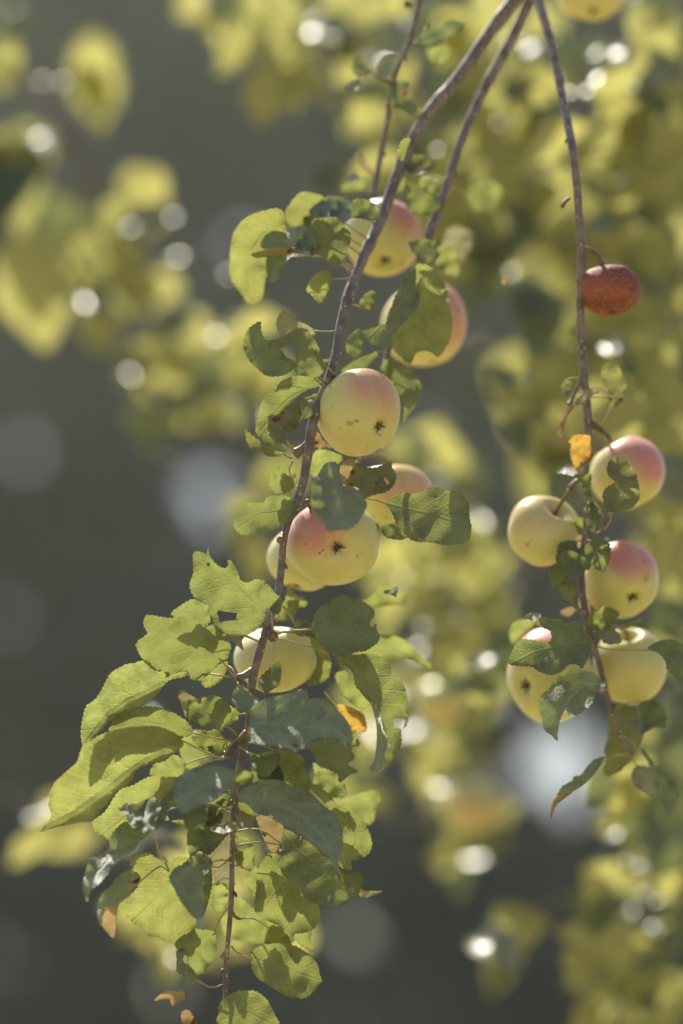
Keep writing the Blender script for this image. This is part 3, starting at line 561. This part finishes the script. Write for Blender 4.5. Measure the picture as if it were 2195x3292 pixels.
lf(RB,8,"830,710 780,620 790,570 770,510 720,495 660,530 700,610 760,660",off=-.02,tone='bM')
lf(RB,8,"490,770 400,765 320,810 310,880 330,945 400,880 480,810",off=.05,tone='BB',m='y',auto=False)
lf(RB,8,"535,735 500,718 440,725 410,760 490,775",off=-.02,tone='EE',m='p',auto=False)
lf(RB,8,"890,935 850,910 840,830 790,780 720,790 690,760 610,760 560,745 505,760 500,800 560,830 600,850 605,920 530,920 420,905 360,930 325,1000 300,1080 330,1095 400,1100 470,1105 520,1140 600,1165 680,1140 740,1090 800,1090 830,1120 880,1030 895,960",off=-.045,tone='mM',rib="890,935 750,940 600,970 480,1000 310,1085",label='broad leaf covering the upper part of an apple',cup=.2)
lf(RB,8,"995,1230 950,1180 890,1140 800,1125 720,1125 680,1160 630,1210 580,1270 530,1320 520,1400 540,1480 560,1560 610,1600 655,1640 655,1570 680,1470 715,1425 740,1460 800,1450 870,1400 920,1340 930,1290 990,1250",off=-.048,tone='DD',rib="990,1225 860,1240 760,1320 680,1420 655,1635",label='blue-green leaf hanging to a long point',pet="1035,1330 1015,1270 990,1225")
lf(RB,8,"1305,980 1340,940 1400,915 1480,908 1540,940 1600,960 1640,1100 1600,1230 1557,1250 1500,1180 1440,1130 1430,1070 1380,1010",off=-.03,tone='Mm',pet="935,950 990,975 1150,985 1300,988")
lf(RB,8,"1070,1365 1150,1375 1220,1420 1250,1500 1270,1600 1240,1700 1190,1780 1110,1850 1060,1880 1010,1890 975,1840 1000,1780 985,1700 1010,1620 1020,1520 1015,1430",off=.02,tone='bM',rib="1070,1370 1130,1600 1030,1885")
lf(RB,8,"1255,1590 1200,1560 1130,1480 1200,1485 1300,1490 1320,1510 1280,1560",off=0,tone='Dm',pet="1195,1745 1240,1690 1255,1590",flaps=[dict(o="1258,1590 1290,1530 1350,1500 1455,1462 1440,1480 1340,1550 1290,1575",tone='Mm',m='g',off=0)])
lf(RB,8,"990,1755 920,1770 860,1830 820,1880 765,1895 760,1920 690,1960 660,2010 655,2030 740,2010 830,1960 900,1900 950,1830",off=-.005,tone='ED',rib="990,1755 860,1870 700,1980",pet="1150,1738 1070,1742 990,1755",wave=1.5,flaps=[dict(o="655,2030 700,2010 770,1995 690,2060 640,2110 612,2200 608,2140 625,2070",tone='BB',m='t',off=0)],label='narrow shiny leaf at the foot of the branch with a tan tip')
lf(RB,8,"1225,1820 1300,1822 1350,1835 1370,1890 1365,1950 1385,2000 1380,2040 1355,2060 1310,2030 1260,1995 1200,1950 1185,1870",off=0,tone='MM',m='p',pet="1190,1755 1205,1785 1225,1820")
lf(RB,8,"1250,1690 1310,1750 1370,1850 1430,1900 1470,1960 1530,2010 1525,2060 1480,2090 1475,2180 1430,2120 1390,2070 1385,2000 1365,1900 1320,1830",off=.01,tone='mM',pet="1120,1600 1190,1650 1250,1690")
lf(RB,8,"800,640 850,610 900,660 950,720 955,790 920,850 880,800 830,740",off=.02,tone='BB',m='t')
lf(RB,8,"775,690 740,675 680,700 680,725 720,745 760,730",off=.01,tone='BB',m='t')
lf(RB,8,"1100,800 1160,790 1215,770 1255,750 1260,790 1200,805 1150,830",off=-.01,tone='EB',m='y',auto=False)
lf(RB,7,"300,420 265,435 248,465 270,490 300,470",off=0,tone='bb',m='t',auto=False)
# small leaves filling the clusters: seen centre, length, direction and tone of each (1568-wide picture pixels)
def oval(b, x, y, ln, ang, tone, m='g', off=0.0, wd=.33):
    r_ = random.Random(int(x*7+y)); a_ = R(ang); ca, sa = math.cos(a_), -math.sin(a_); o = []
    for i in range(14):
        t = i/14*2; u = t if t <= 1 else 2-t; sd_ = 1 if t <= 1 else -1
        v = wd*math.sin(math.pi*u**.8)**.7*sd_*(1+r_.uniform(-.14, .14)) if 0 < u < 1 else 0
        o.append((x+((u-.5)*ca-v*sa)*ln, y+((u-.5)*sa+v*ca)*ln))
    bend = r_.uniform(-.12, .12)
    rib = [o[0], (x-sa*bend*ln, y+ca*bend*ln), o[7]]
    nq = min(b['path'], key=lambda q: (q[0]-x*1.4)**2+(q[1]-y*1.4)**2); off += nq[2]-b['off']
    f = lambda q: ' '.join('%.1f,%.1f' % p_ for p_ in q)
    leaf(b, 0, f(o), rib=f(rib), off=off, tone=tone, m=m, wave=1.4)
for a_ in [(905,425,62,200,'BB','y',.02),(948,372,58,20,'mE','g',0),(760,480,75,170,'DE','g',-.01),(705,560,70,215,'DD','g',-.015),(730,520,80,150,'bD','g',.01),(845,690,50,60,'MM','g',.01),
           (655,1090,60,120,'BB','y',.03),(760,1800,90,-40,'bM','y',.02),(470,1890,90,215,'mM','g',-.005),(560,1960,85,-70,'bb','y',.02),(450,1990,80,200,'Dm','g',-.02),(620,1770,90,-50,'mm','g',0),
           (385,1765,85,195,'BB','y',.03),(690,1985,90,-60,'Bb','y',.03),(500,2060,80,-80,'BB','y',.04),(480,1700,80,170,'bM','g',.02),(600,1690,70,-30,'Dm','g',-.02),(350,1880,80,230,'ED','g',-.03),
           (430,1820,80,190,'Eb','g',-.01),(590,2030,80,-75,'BB','y',.05),(640,2160,90,-60,'BB','y',.06),(520,1640,60,180,'BB','y',.02),(700,1440,60,20,'BB','y',.03),(660,1400,70,40,'bb','y',.03)]:
    oval(M, *a_)
for a_ in [(1300,1270,70,230,'MM','g',-.01),(1365,1180,60,-60,'mM','g',-.01),(1385,1420,80,20,'bM','y',-.01),(1400,1460,60,-30,'EE','p',-.01),(1320,1210,60,200,'bb','y',.01),(1500,1640,80,-50,'mM','g',.02),
           (1345,1280,60,-80,'mm','g',-.012),(1300,890,40,-100,'mm','g',0)]:
    oval(RB, *a_)
for a_ in [(1000,430,80,-30,'Mb','y',.02),(1030,600,80,-60,'bb','y',.03),(930,890,80,-60,'Mm','g',0),(870,1000,60,-80,'BB','y',.01),(800,1090,50,-100,'bb','y',0)]:
    oval(T2, *a_)
# ---------------------------------------------------------------- apples
def apple(label, x, y, rx, ry, off, axis, blush=None, amt=1.0, marks=(), stalk_to=None, group='apples on the branches', seed=0, simple=False, m=None, wr=0.0, name='apple', cat='apple', base_blush=0.0):
    """x,y,rx,ry in 1568-wide picture pixels; axis = direction of the calyx (right, up, towards camera)"""
    x, y, rx, ry = x*1.4, y*1.4, rx*1.4, ry*1.4
    c = P(x, y, off); k = PX*(FOC+off); r = (rx+ry)/2*k*1.0
    ca = camdir(*axis); z = -ca; xx = z.cross(camdir(.1, .3, -1)).normalized(); yy = z.cross(xx)
    B = Matrix((xx, yy, z)).transposed()
    root = empty(name, c); tag(root, label, cat, group)
    nt_, np_ = (64, 96) if not simple else (24, 32)
    rr = random.Random(seed); lob = rr.random()*6; V = []; F = []; bl = []; mk = []; UV = []
    bd = camdir(*blush) if blush else Vector((0, 0, 1)); camx = CM.to_3x3() @ Vector((1, 0, 0)); camy = CM.to_3x3() @ Vector((0, 1, 0))
    for i in range(nt_+1):
        th = math.pi*i/nt_
        for j in range(np_+1):
            ph = 2*math.pi*j/np_; s = math.sin(th); q = math.cos(th)
            rad = s*(1+.05*q+.02*math.cos(5*ph+lob)*(1-q)/2+.012*math.cos(2*ph+lob*2))
            h = .91*q
            if q > 0: h -= .34*math.exp(-(s/.26)**2)
            else: h += (.19+.02*math.cos(5*ph))*math.exp(-(s/.24)**2)
            v = Vector((rad*math.cos(ph), rad*math.sin(ph), h))
            if wr: v *= 1+wr*(noise.noise(v*2.2+Vector((seed, 0, 0)))+.5*noise.noise(v*6+Vector((seed, 3, 0))))-wr*1.2*math.exp(-((v-Vector((.2, .1, .85))).length/.5)**2)*abs(noise.noise(v*9))*1.6
            else: v *= 1+.04*noise.noise(v*1.3+Vector((seed, 0, 0)))
            wv = B @ (v*r)
            # follow the seen width and height
            wv += camx*(wv.dot(camx)*(rx*k/r-1))+camy*(wv.dot(camy)*(ry*k/r-1))
            V.append(c+wv); nn = wv.normalized()
            t = nn.dot(bd) if blush else -1
            bl.append(max(0, min(1, (t-.05)/.75))*amt+base_blush)
            mv = 0.0; a2, b2 = wv.dot(camx)/k/1.4, -wv.dot(camy)/k/1.4
            if wv.dot(CM.to_3x3() @ Vector((0, 0, 1))) > 0:
                for (mx_, my_, mr) in marks: mv = max(mv, 1-max(0, (math.hypot(a2-(mx_-x/1.4), b2-(my_-y/1.4))-mr*.5)/(mr*.6)))
            dc = math.hypot(v.x, v.y)
            if q < 0: mv = max(mv, min(.8, 1.0-dc/.13+.5*noise.noise(v*11)))
            else: mv = max(mv, min(.35, .8-dc/.2))
            mk.append(max(0, mv)); UV.append((j/np_, i/nt_))
    W = np_+1
    for i in range(nt_):
        for j in range(np_): F.append((i*W+j, (i+1)*W+j, (i+1)*W+j+1, i*W+j+1))
    me = bpy.data.meshes.new('skin'); me.from_pydata([tuple(v) for v in V], [], F)
    uvl = me.uv_layers.new(name='UVMap'); idx = np.empty(len(me.loops), dtype=np.int32); me.loops.foreach_get('vertex_index', idx)
    uvl.data.foreach_set('uv', np.array(UV)[idx].ravel())
    for nm, d in (('blush', bl), ('mark', mk)):
        at = me.attributes.new(nm, 'FLOAT', 'POINT'); at.data.foreach_set('value', d)
    bm = bmesh.new(); bm.from_mesh(me); bmesh.ops.remove_doubles(bm, verts=bm.verts, dist=1e-6); bmesh.ops.recalc_face_normals(bm, faces=bm.faces); bm.to_mesh(me); bm.free()
    me.polygons.foreach_set('use_smooth', [True]*len(me.polygons))
    link('skin', me, m or APPLE, root)
    if simple: return root
    # calyx: dried sepals in the basin
    bm = bmesh.new(); cb = c+B @ Vector((0, 0, -.71*r))
    for i in range(5):
        an = i*2*math.pi/5+lob+rr.uniform(-.4, .4); d = B @ Vector((math.cos(an), math.sin(an), 0)); t_ = B @ Vector((-math.sin(an), math.cos(an), 0))
        ln = r*rr.uniform(.06, .19); dn = B @ Vector((0, 0, -1))
        rows = []
        for k2 in range(5):
            f = k2/4; p_ = cb+d*(r*.03+ln*f)+dn*(r*(.02+.10*math.sin(f*2.6))); ww = r*.028*(1-f)**.8+1e-5
            rows.append([bm.verts.new(p_-t_*ww), bm.verts.new(p_+dn*r*.008), bm.verts.new(p_+t_*ww)])
        for k2 in range(4):
            for q2 in range(2): bm.faces.new((rows[k2][q2], rows[k2][q2+1], rows[k2+1][q2+1], rows[k2+1][q2]))
    link('calyx', mesh_of(bm, 'calyx'), SEPAL, root)
    a0 = c+B @ Vector((0, 0, .52*r)); a1 = c+B @ Vector((.03*r, 0, .95*r))
    if stalk_to: e = P(stalk_to[0]*1.4, stalk_to[1]*1.4, off+stalk_to[2]); ps = [a0, a1, (a1+e)/2+B @ Vector((0, 0, .12*r)), e]
    else: ps = [a0, a1, c+B @ Vector((.12*r, .05*r, 1.35*r))]
    tube('stalk', ps, [.0016]*(len(ps)-1)+[.0019], STALK, root, 8)
    return root
apple('large apple facing us with star-shaped calyx, a heart-shaped leaf over its pink shoulder',764,1247,107,100,.02,(.13,-.1,.95),(-.55,.75,.5),.85,[(735,1268,3),(742,1262,2),(748,1275,2),(770,1195,2)],(705,1150,-.02),seed=1)
apple('round yellow-green apple with a pink right shoulder and one brown dot, against the thick branch',825,947,100,102,.015,(.60,-.45,.72),(.55,.75,.25),.8,[(818,971,4),(755,893,2.5),(800,985,1.5),(795,940,1.2)],(752,872,-.015),seed=2)
apple('pale apple mostly hidden behind the one with the star-shaped calyx',697,1284,86,80,.085,(-.2,-.8,.2),None,0,seed=3)
apple('plain green-yellow apple behind the stem with a small leaf hanging over it',634,1514,97,84,.055,(.1,-.9,-.2),(.2,.9,.2),.15,stalk_to=(628,1425,-.03),seed=4)
apple('blurred pink-topped apple high up behind the fork of stem and leaves',880,547,90,93,.15,(.05,-.75,.6),(.55,.75,.1),1.0,[(873,520,3)],(862,455,-.01),seed=5)
apple('shaded peach apple behind a big backlit leaf, right of the thick branch',975,746,101,108,.17,(.2,-.9,.1),(.5,.6,.6),.75,stalk_to=(940,640,-.05),seed=6,base_blush=.2)
apple('peach apple with a bright top behind the broad dark leaf',900,1135,92,80,.11,(.1,-.9,.1),(.3,.5,.7),.55,stalk_to=(835,1050,-.03),seed=7,base_blush=.2)
apple('pink-striped apple with a bitten leaf lying over it, at the right edge',1441,1087,89,91,.11,(.5,-.85,.1),(.5,.75,.5),1.0,stalk_to=(1402,1012,-.03),seed=8)
apple('yellow apple with a pale pink crown, its stalk hollow turned up right',1250,1221,87,86,.09,(-.4,-.72,-.55),(-.4,.9,.2),.5,stalk_to=(1308,1125,-.02),seed=9)
apple('apple with a deep pink top and dark calyx spot, below the bitten leaf',1425,1334,89,91,.095,(.28,-.5,.8),(.35,.9,.35),1.05,[(1432,1363,3),(1300,1300,2)],(1395,1240,.02),seed=10)
apple('big yellow apple with its calyx hollow turned left, under two crossing leaves',1261,1552,103,111,.095,(-.68,-.2,.62),(-.2,.95,.2),.95,stalk_to=(1335,1450,-.02),seed=11)
apple('dull yellow apple right of the stem foot, crossed by a thin leaf stalk',1446,1531,84,98,.115,(.1,-.9,-.3),(.6,.8,.0),.35,stalk_to=(1370,1440,-.04),seed=12)
apple('blurred yellow apple cut off by the top edge',1358,-12,78,63,.28,(0,-.8,.5),(.4,.6,.4),.3,seed=13,simple=False)
apple('shrunken red-brown rotten apple with pale mould dots',1398,667,73,64,.07,(.1,-.95,.25),None,0,stalk_to=(1380,606,0),seed=14,m=ROT,wr=.035,group=None)

# ---------------------------------------------------------------- blurred branches farther back
def generic(seed, curl):
    r = random.Random(seed); nu, nv = 12, 6; V = []; F = []
    for i in range(nu+1):
        u = i/nu; wd = .29*math.sin(math.pi*u**.8)**.9*(1+.16*math.sin(8*u+seed*2))+.004
        for j in range(nv+1):
            v = (j/nv-.5)*2
            V.append((v*wd, u-.02, .16*v*v*wd*2-curl*(u-.5)**2+.03*math.sin(u*9+v*2+seed)))
    for i in range(nu):
        for j in range(nv): a_ = i*(nv+1)+j; F.append((a_, a_+1, a_+nv+2, a_+nv+1))
    me = bpy.data.meshes.new('leaf'); me.from_pydata(V, [], F); me.polygons.foreach_set('use_smooth', [True]*len(F)); return me
GEN = {}
for mk_ in ('bg', 'bd', 'gl', 'o'):
    GEN[mk_] = []
    for s_ in range(5):
        me = generic(s_, (.25, .5, .1, .7, .35)[s_] if mk_ != 'gl' else .3); me.materials.append(LM[mk_]); GEN[mk_].append(me)
RR = random.Random(11)
def place(root, me, x, y, off, size, ang, gx, gy, roll=None, scale=(1, 1, 1)):
    """leaf centred on photo pixel (1568-wide) x,y; size = seen length in those pixels; ang = image direction of the tip; gx, gy = depth slope"""
    d = Vector((math.cos(ang), math.sin(ang), -(gx*math.cos(ang)+gy*math.sin(ang)))).normalized()
    t = Vector((-math.sin(ang), math.cos(ang), -(-gx*math.sin(ang)+gy*math.cos(ang)))); nrm = d.cross(t).normalized(); t = nrm.cross(d)
    if (CM.to_3x3() @ nrm).z < 0: nrm = -nrm; t = -t
    L_ = size*1.4*PX*(FOC+off)
    W3 = CM.to_3x3() @ Matrix((t, d, nrm)).transposed()
    o = bpy.data.objects.new('leaf', me); C.objects.link(o)
    c = P(x*1.4, y*1.4, off)-(W3 @ Vector((0, .5*L_, 0)))
    o.matrix_basis = Matrix.Translation(c) @ W3.to_4x4() @ Matrix.Diagonal((L_*scale[0], L_*scale[1], L_*scale[2], 1))
    o.parent = root; o.matrix_parent_inverse = world_of(root).inverted(); return o
HN = (CM.to_3x3().inverted() @ L)
def glint(root, x, y, off, size, tilt=1.0):
    p_ = P(x*1.4, y*1.4, off); V_ = (Vector((0, 0, CAMZ))-p_).normalized(); h = CM.to_3x3().inverted() @ (L+V_).normalized()
    o = place(root, RR.choice(GEN['gl']), x, y, off-.17, size*1.8, RR.uniform(-.9, .6), h.x/h.z*tilt, h.y/h.z*tilt)
    return o
def back_branch(label, off, stem, blobs, glints=(), dia=14, dark=.2, group='blurred leafy branches behind'):
    ps = [P(x*1.4, y*1.4, off+.02*math.sin(i*2)) for i, (x, y) in enumerate(stem)]
    root = empty('leafy_branch', ps[0]); tag(root, label, 'branch', group)
    tube('stem', ps, [dia*.7*PX*(FOC+off)*(1-.5*i/(len(ps)-1)) for i in range(len(ps))], BARK, root, 8, 0, .02)
    for b in blobs:
        cx_, cy_, rx_, ry_, n_, sz = b[:6]; kind = b[6] if len(b) > 6 else 'bg'
        for i in range(n_):
            a_ = RR.uniform(0, 6.283); q = math.sqrt(RR.random()) if n_ > 1 else 0
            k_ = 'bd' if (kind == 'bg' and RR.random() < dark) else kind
            gy = RR.uniform(-1.3, .2) if k_ in ('bg', 'o') else RR.uniform(.3, 1.0)
            ang = b[7] if len(b) > 7 else RR.gauss(-1.75, .75)
            if kind == 'bg' and n_ > 1 and RR.random() < .06:      # leaf turned so that it half mirrors the sun
                g_ = glint(root, cx_+rx_*q*math.cos(a_), cy_+ry_*q*math.sin(a_), off+RR.uniform(-.12, .1), sz*RR.uniform(.5, .8), RR.uniform(.45, .75)); continue
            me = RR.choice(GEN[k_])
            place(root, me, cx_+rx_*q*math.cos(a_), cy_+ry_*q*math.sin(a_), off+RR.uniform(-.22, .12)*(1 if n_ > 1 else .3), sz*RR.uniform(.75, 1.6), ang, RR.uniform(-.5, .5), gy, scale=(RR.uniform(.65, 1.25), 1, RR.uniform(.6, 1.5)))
    for g_ in glints: glint(root, g_[0], g_[1], off+(g_[3] if len(g_) > 3 else 0), g_[2])
    return root
back_branch('blurred branch in the upper left corner with round yellow leaves', 1.15, [(-60,60),(60,190),(150,300),(215,420),(230,500)],
  [(225,185,14,20,3,140,'bg',-1.5),(215,235,10,20,2,110),(35,390,16,40,4,210,'bg',-1.6),(85,650,10,20,2,230,'bg',-1.6),(150,525,0,0,1,150,'bd',.2),(10,150,20,60,3,100),(20,50,30,30,2,90,'bd')],
  [(92,322,60),(118,187,50),(12,130,26)], dia=34)
back_branch('blurred yellow-green leaf cluster slanting down at middle left', 1.15, [(200,380),(260,520),(350,700),(450,860),(560,960),(640,1010)],
  [(335,470,90,40,7,120),(240,600,50,60,6,120),(235,750,45,60,5,120),(330,650,60,50,5,110),(330,840,70,60,8,120),(430,790,60,50,5,110),(420,930,80,50,7,110),(540,900,80,70,8,110),(570,790,60,50,5,100),(370,1000,40,40,3,100),(640,1080,60,60,4,90),(560,1180,30,30,2,90)],
  [(400,766,42),(499,772,40),(405,590,50),(205,600,36),(300,860,30),(480,890,34),(385,1050,40),(620,960,34),(530,630,34),(95,500,34)], dia=12)
back_branch('blurred yellow-green branch along the top centre', 1.0, [(420,-60),(560,30),(650,120),(760,200),(850,300)],
  [(470,0,60,25,3,110),(560,60,40,60,5,120),(640,30,60,40,5,110),(610,230,20,20,2,110),(690,190,60,50,6,110),(760,60,90,60,7,130),(860,200,80,90,8,130),(840,320,60,70,6,130),(760,420,30,40,2,110)],
  [(868,82,110),(805,95,50),(840,190,40),(790,240,34),(1000,80,30),(640,110,30)], dia=10)
back_branch('dense blurred foliage behind the three stems at top right', .85, [(1010,-60),(1080,100),(1130,260),(1150,430),(1160,600)],
  [(940,60,60,60,5,120),(960,350,70,90,8,130),(890,330,60,80,6,140),(1050,230,60,100,8,130),(1100,80,60,60,5,120),(1150,330,70,90,10,130),(1130,520,80,80,9,130),(1120,640,80,70,7,120),(1040,520,60,80,6,130),(1200,200,70,90,8,130),(1200,480,60,90,8,120),(1010,420,50,60,5,120)],
  [(1100,640,70),(1000,345,30,-.1),(1130,470,30),(1085,780,50,0),(1180,90,30),(1060,700,36)], dia=12, dark=.2)
back_branch('dense blurred foliage at the far upper right edge', .75, [(1640,-60),(1560,120),(1500,300),(1460,480),(1440,660)],
  [(1530,110,50,70,7,140),(1540,230,40,60,6,140),(1440,220,70,70,6,130),(1400,330,70,70,9,130),(1490,380,70,80,10,140),(1430,480,80,70,9,130),(1530,520,50,80,8,130),(1500,650,80,60,9,120),(1250,330,40,80,6,120),(1260,120,30,80,3,110,'bd'),(1390,120,50,50,3,120,'bd'),(1470,20,60,30,3,120,'bd'),(1530,330,0,0,1,80,'o')],
  [(1350,190,80),(1420,122,50),(1432,415,48),(1305,562,50,.1),(1350,210,40),(1440,590,40),(1290,690,36,.1)], dia=12, dark=.2)
back_branch('blurred foliage right of centre reaching down beside the slender branch', .6, [(1600,560),(1530,700),(1480,850),(1500,1000),(1530,1200)],
  [(1230,740,0,0,1,200,'bd',-1.6),(1215,700,20,20,1,160,'bd'),(1260,850,30,40,3,110),(1215,910,40,50,5,120),(1230,1000,25,50,4,120),(1400,760,70,60,8,110),(1500,800,60,70,8,110),(1420,900,80,60,8,110),(1540,930,30,70,5,110),(1290,1080,20,60,5,110),(1280,1000,30,60,3,100),(1530,1120,30,90,8,130),(1540,1280,40,60,5,130),(1500,1000,50,40,5,110),(1170,880,20,40,2,100)],
  [(1482,880,30,.1),(1095,775,46),(1200,870,34),(1280,690,24,.1),(1400,800,70),(1560,740,40),(1530,885,24,.1),(1440,960,30)], dia=9, dark=.18)
back_branch('farthest bright yellow foliage behind the whole right side', 1.45, [(1640,200),(1540,420),(1420,600),(1330,800),(1280,1000),(1260,1200)],
  [(1500,330,80,80,11,140),(1380,450,90,80,11,140),(1520,560,70,80,8,170),(1400,640,90,60,8,160),(1260,560,60,80,6,160),(1500,780,80,80,8,160),(1350,830,70,80,7,160),(1235,900,24,50,3,230,'bg',-2.0),(1260,1010,20,50,3,190,'bg',-1.9),
   (1540,980,60,80,6,150),(1300,1150,30,70,3,150,'bg',-1.6),(1530,1200,50,80,5,150),(1230,180,60,80,6,160),(1100,260,70,80,6,160),(1480,1080,60,50,4,150)], dia=16, dark=.08)
back_branch('blurred thin grey twig crossing behind the slender branch', .7, [(1300,690),(1370,780),(1430,840),(1520,880),(1600,900)], [(1560,1000,20,60,3,100)], dia=6)
back_branch('farthest yellow leaves behind the centre, between the two fruit clusters', 1.5, [(1240,1150),(1120,1280),(1000,1420),(920,1560)],
  [(1000,1300,90,70,7,160),(1100,1380,80,60,6,150),(980,1480,80,70,6,150),(1060,1540,70,60,4,140),(880,1350,50,60,3,150),(1060,1680,70,60,4,140),(860,1560,50,70,3,140)], dia=12, dark=.05)
back_branch('blurred branch behind the middle with broad yellow leaves and two fruits', 1.1, [(1300,1230),(1180,1330),(1050,1400),(960,1480),(900,1560)],
  [(1010,1060,60,30,4,150,'bg',-.4),(960,1020,50,30,2,120),(1040,1270,70,60,7,120),(1120,1330,60,60,7,120),(960,1330,60,70,6,120),(1050,1450,90,60,8,110),(930,1440,60,60,6,110),(1140,1460,50,50,4,110),(1000,1620,80,60,5,110),(1130,1620,60,60,4,100),(900,1280,50,40,4,110),(570,1210,30,20,2,110),(580,1300,40,30,3,120),(1080,1700,70,40,3,90,'bd')],
  [(950,1320,40),(1075,1265,50),(960,1480,60),(910,1600,70),(950,1680,90),(1110,1770,70),(1000,1300,40),(900,1360,30,-.9)], dia=12, dark=.2)
back_branch('blurred leaves and brown fruit below centre right', 1.2, [(1180,1700),(1110,1760),(1060,1830),(980,1880),(860,1900)],
  [(1090,1900,70,80,8,110),(1000,1810,50,50,4,100),(830,1740,60,60,4,110),(840,1640,40,50,2,90),(1060,1960,50,40,3,100),(800,1830,60,30,3,100),(960,1560,50,40,3,100)],
  [(1110,1780,60),(860,1680,60)], dia=18)
back_branch('blurred foliage in the lower right corner', .8, [(1640,1900),(1560,1980),(1420,2010),(1300,2060),(1220,2100),(1170,2180)],
  [(1150,2190,26,50,5,150,'bg',-1.85),(1190,2130,30,10,2,110,'bg',.1),(1400,2060,70,50,7,110),(1500,2010,60,60,7,120),(1450,2150,80,50,7,120),(1540,2120,30,70,6,130),(1380,2230,60,60,5,110),(1500,2270,60,60,8,130),(1400,2320,50,30,3,110),(1540,2330,40,40,4,120),(1450,1900,60,40,4,110),(1540,1960,40,50,4,120,'bd'),(1350,2160,20,60,3,90)],
  [(1135,2150,44),(1500,2130,40),(1470,1990,36),(1380,2010,30),(1420,1920,60),(1520,2060,30),(1555,2230,26)], dia=14, dark=.2)
back_branch('blurred foliage at the right edge beside the lowest apples', .65, [(1640,1450),(1600,1600),(1560,1750),(1520,1880)],
  [(1540,1480,30,70,5,120),(1560,1700,20,70,3,170,'bd'),(1530,1800,60,40,3,150,'bd'),(1430,1790,40,50,4,110),(1480,1700,40,40,3,110),(1110,1560,40,60,3,100),(1450,1830,60,40,3,110),(1200,1520,30,40,2,90)],
  [(1560,1600,70),(1520,1650,50),(1110,1520,60)], dia=10, dark=.3)
back_branch('blurred leaves low on the left behind the bottom leaf cluster', .95, [(-60,1780),(60,1850),(140,1900),(250,1960),(350,2050),(420,2150)],
  [(150,1930,40,20,3,150,'bg',.4),(110,1870,10,10,1,90),(340,2120,30,40,4,120),(390,2180,20,30,3,110),(460,2130,60,50,5,120),(560,2060,50,50,4,120),(600,2170,60,40,4,110),(440,1980,50,40,3,100),(640,2100,30,40,2,110),(520,1960,40,40,3,110)],
  [(100,1862,54),(325,1930,90,-.4),(400,1950,50,-.4),(350,1640,30)], dia=10, dark=.2)
apple('blurred orange fruit behind the drooping leaf, right of centre',1010,1612,62,58,.75,(0,-1,.2),(0,.3,1),.15,group='blurred fruits farther back',seed=21,simple=True,base_blush=.2)
apple('blurred brownish fruit below centre right',1085,1848,78,66,.9,(0,-1,.2),(.2,-.3,1),.2,group='blurred fruits farther back',seed=22,simple=True,base_blush=.2)

# ---------------------------------------------------------------- haze added to lift the dark tones, as veiling glare does
m, n = mat('added_haze'); out = N(n, 'ShaderNodeOutputMaterial'); v = N(n, 'ShaderNodeVolumePrincipled')
v.inputs['Color'].default_value = (.88, .92, .80, 1); v.inputs['Density'].default_value = HAZE; v.inputs['Anisotropy'].default_value = .35
n.links.new(v.outputs[0], out.inputs['Volume'])
bm = bmesh.new(); bmesh.ops.create_cube(bm, size=1)
for q in bm.verts: q.co = Vector((q.co.x*640, q.co.y*640, 8.2+q.co.z*19.4))
hz = link('haze', mesh_of(bm, 'haze', False), m); tag(hz, 'thin pale haze added round the branches to lift the dark tones', 'haze', kind='stuff')
cy.volume_bounces = 0; cy.volume_step_rate = 5
# small buds on the bare stretches of the stems
def buds(b, idx, d):
    for k_, i in enumerate(idx):
        x, y, o_ = b['path'][i]; x2, y2, _ = b['path'][i+1]; a_ = math.atan2(y2-y, x2-x)+(1.57 if k_ % 2 else -1.57)
        x += math.cos(a_)*d*.55; y += math.sin(a_)*d*.55
        p0 = P(x, y, o_); p1 = P(x+math.cos(a_)*7+(x2-x)*.05, y+math.sin(a_)*7+6, o_-.001); p2 = P(x+math.cos(a_)*9, y+math.sin(a_)*9+14, o_)
        tube('bud', [p0, p1, p2], [7*MM, 6*MM, 1.5*MM], SPUR, b['root'], 8, .2, .002)
buds(M, [20, 33, 47, 70, 88, 101, 139, 201, 225, 243], 15); buds(T2, [18, 31, 44, 55], 14); buds(RB, [20, 33, 41, 64, 78, 90, 171, 182], 11); buds(TW, [18, 30, 42], 8)
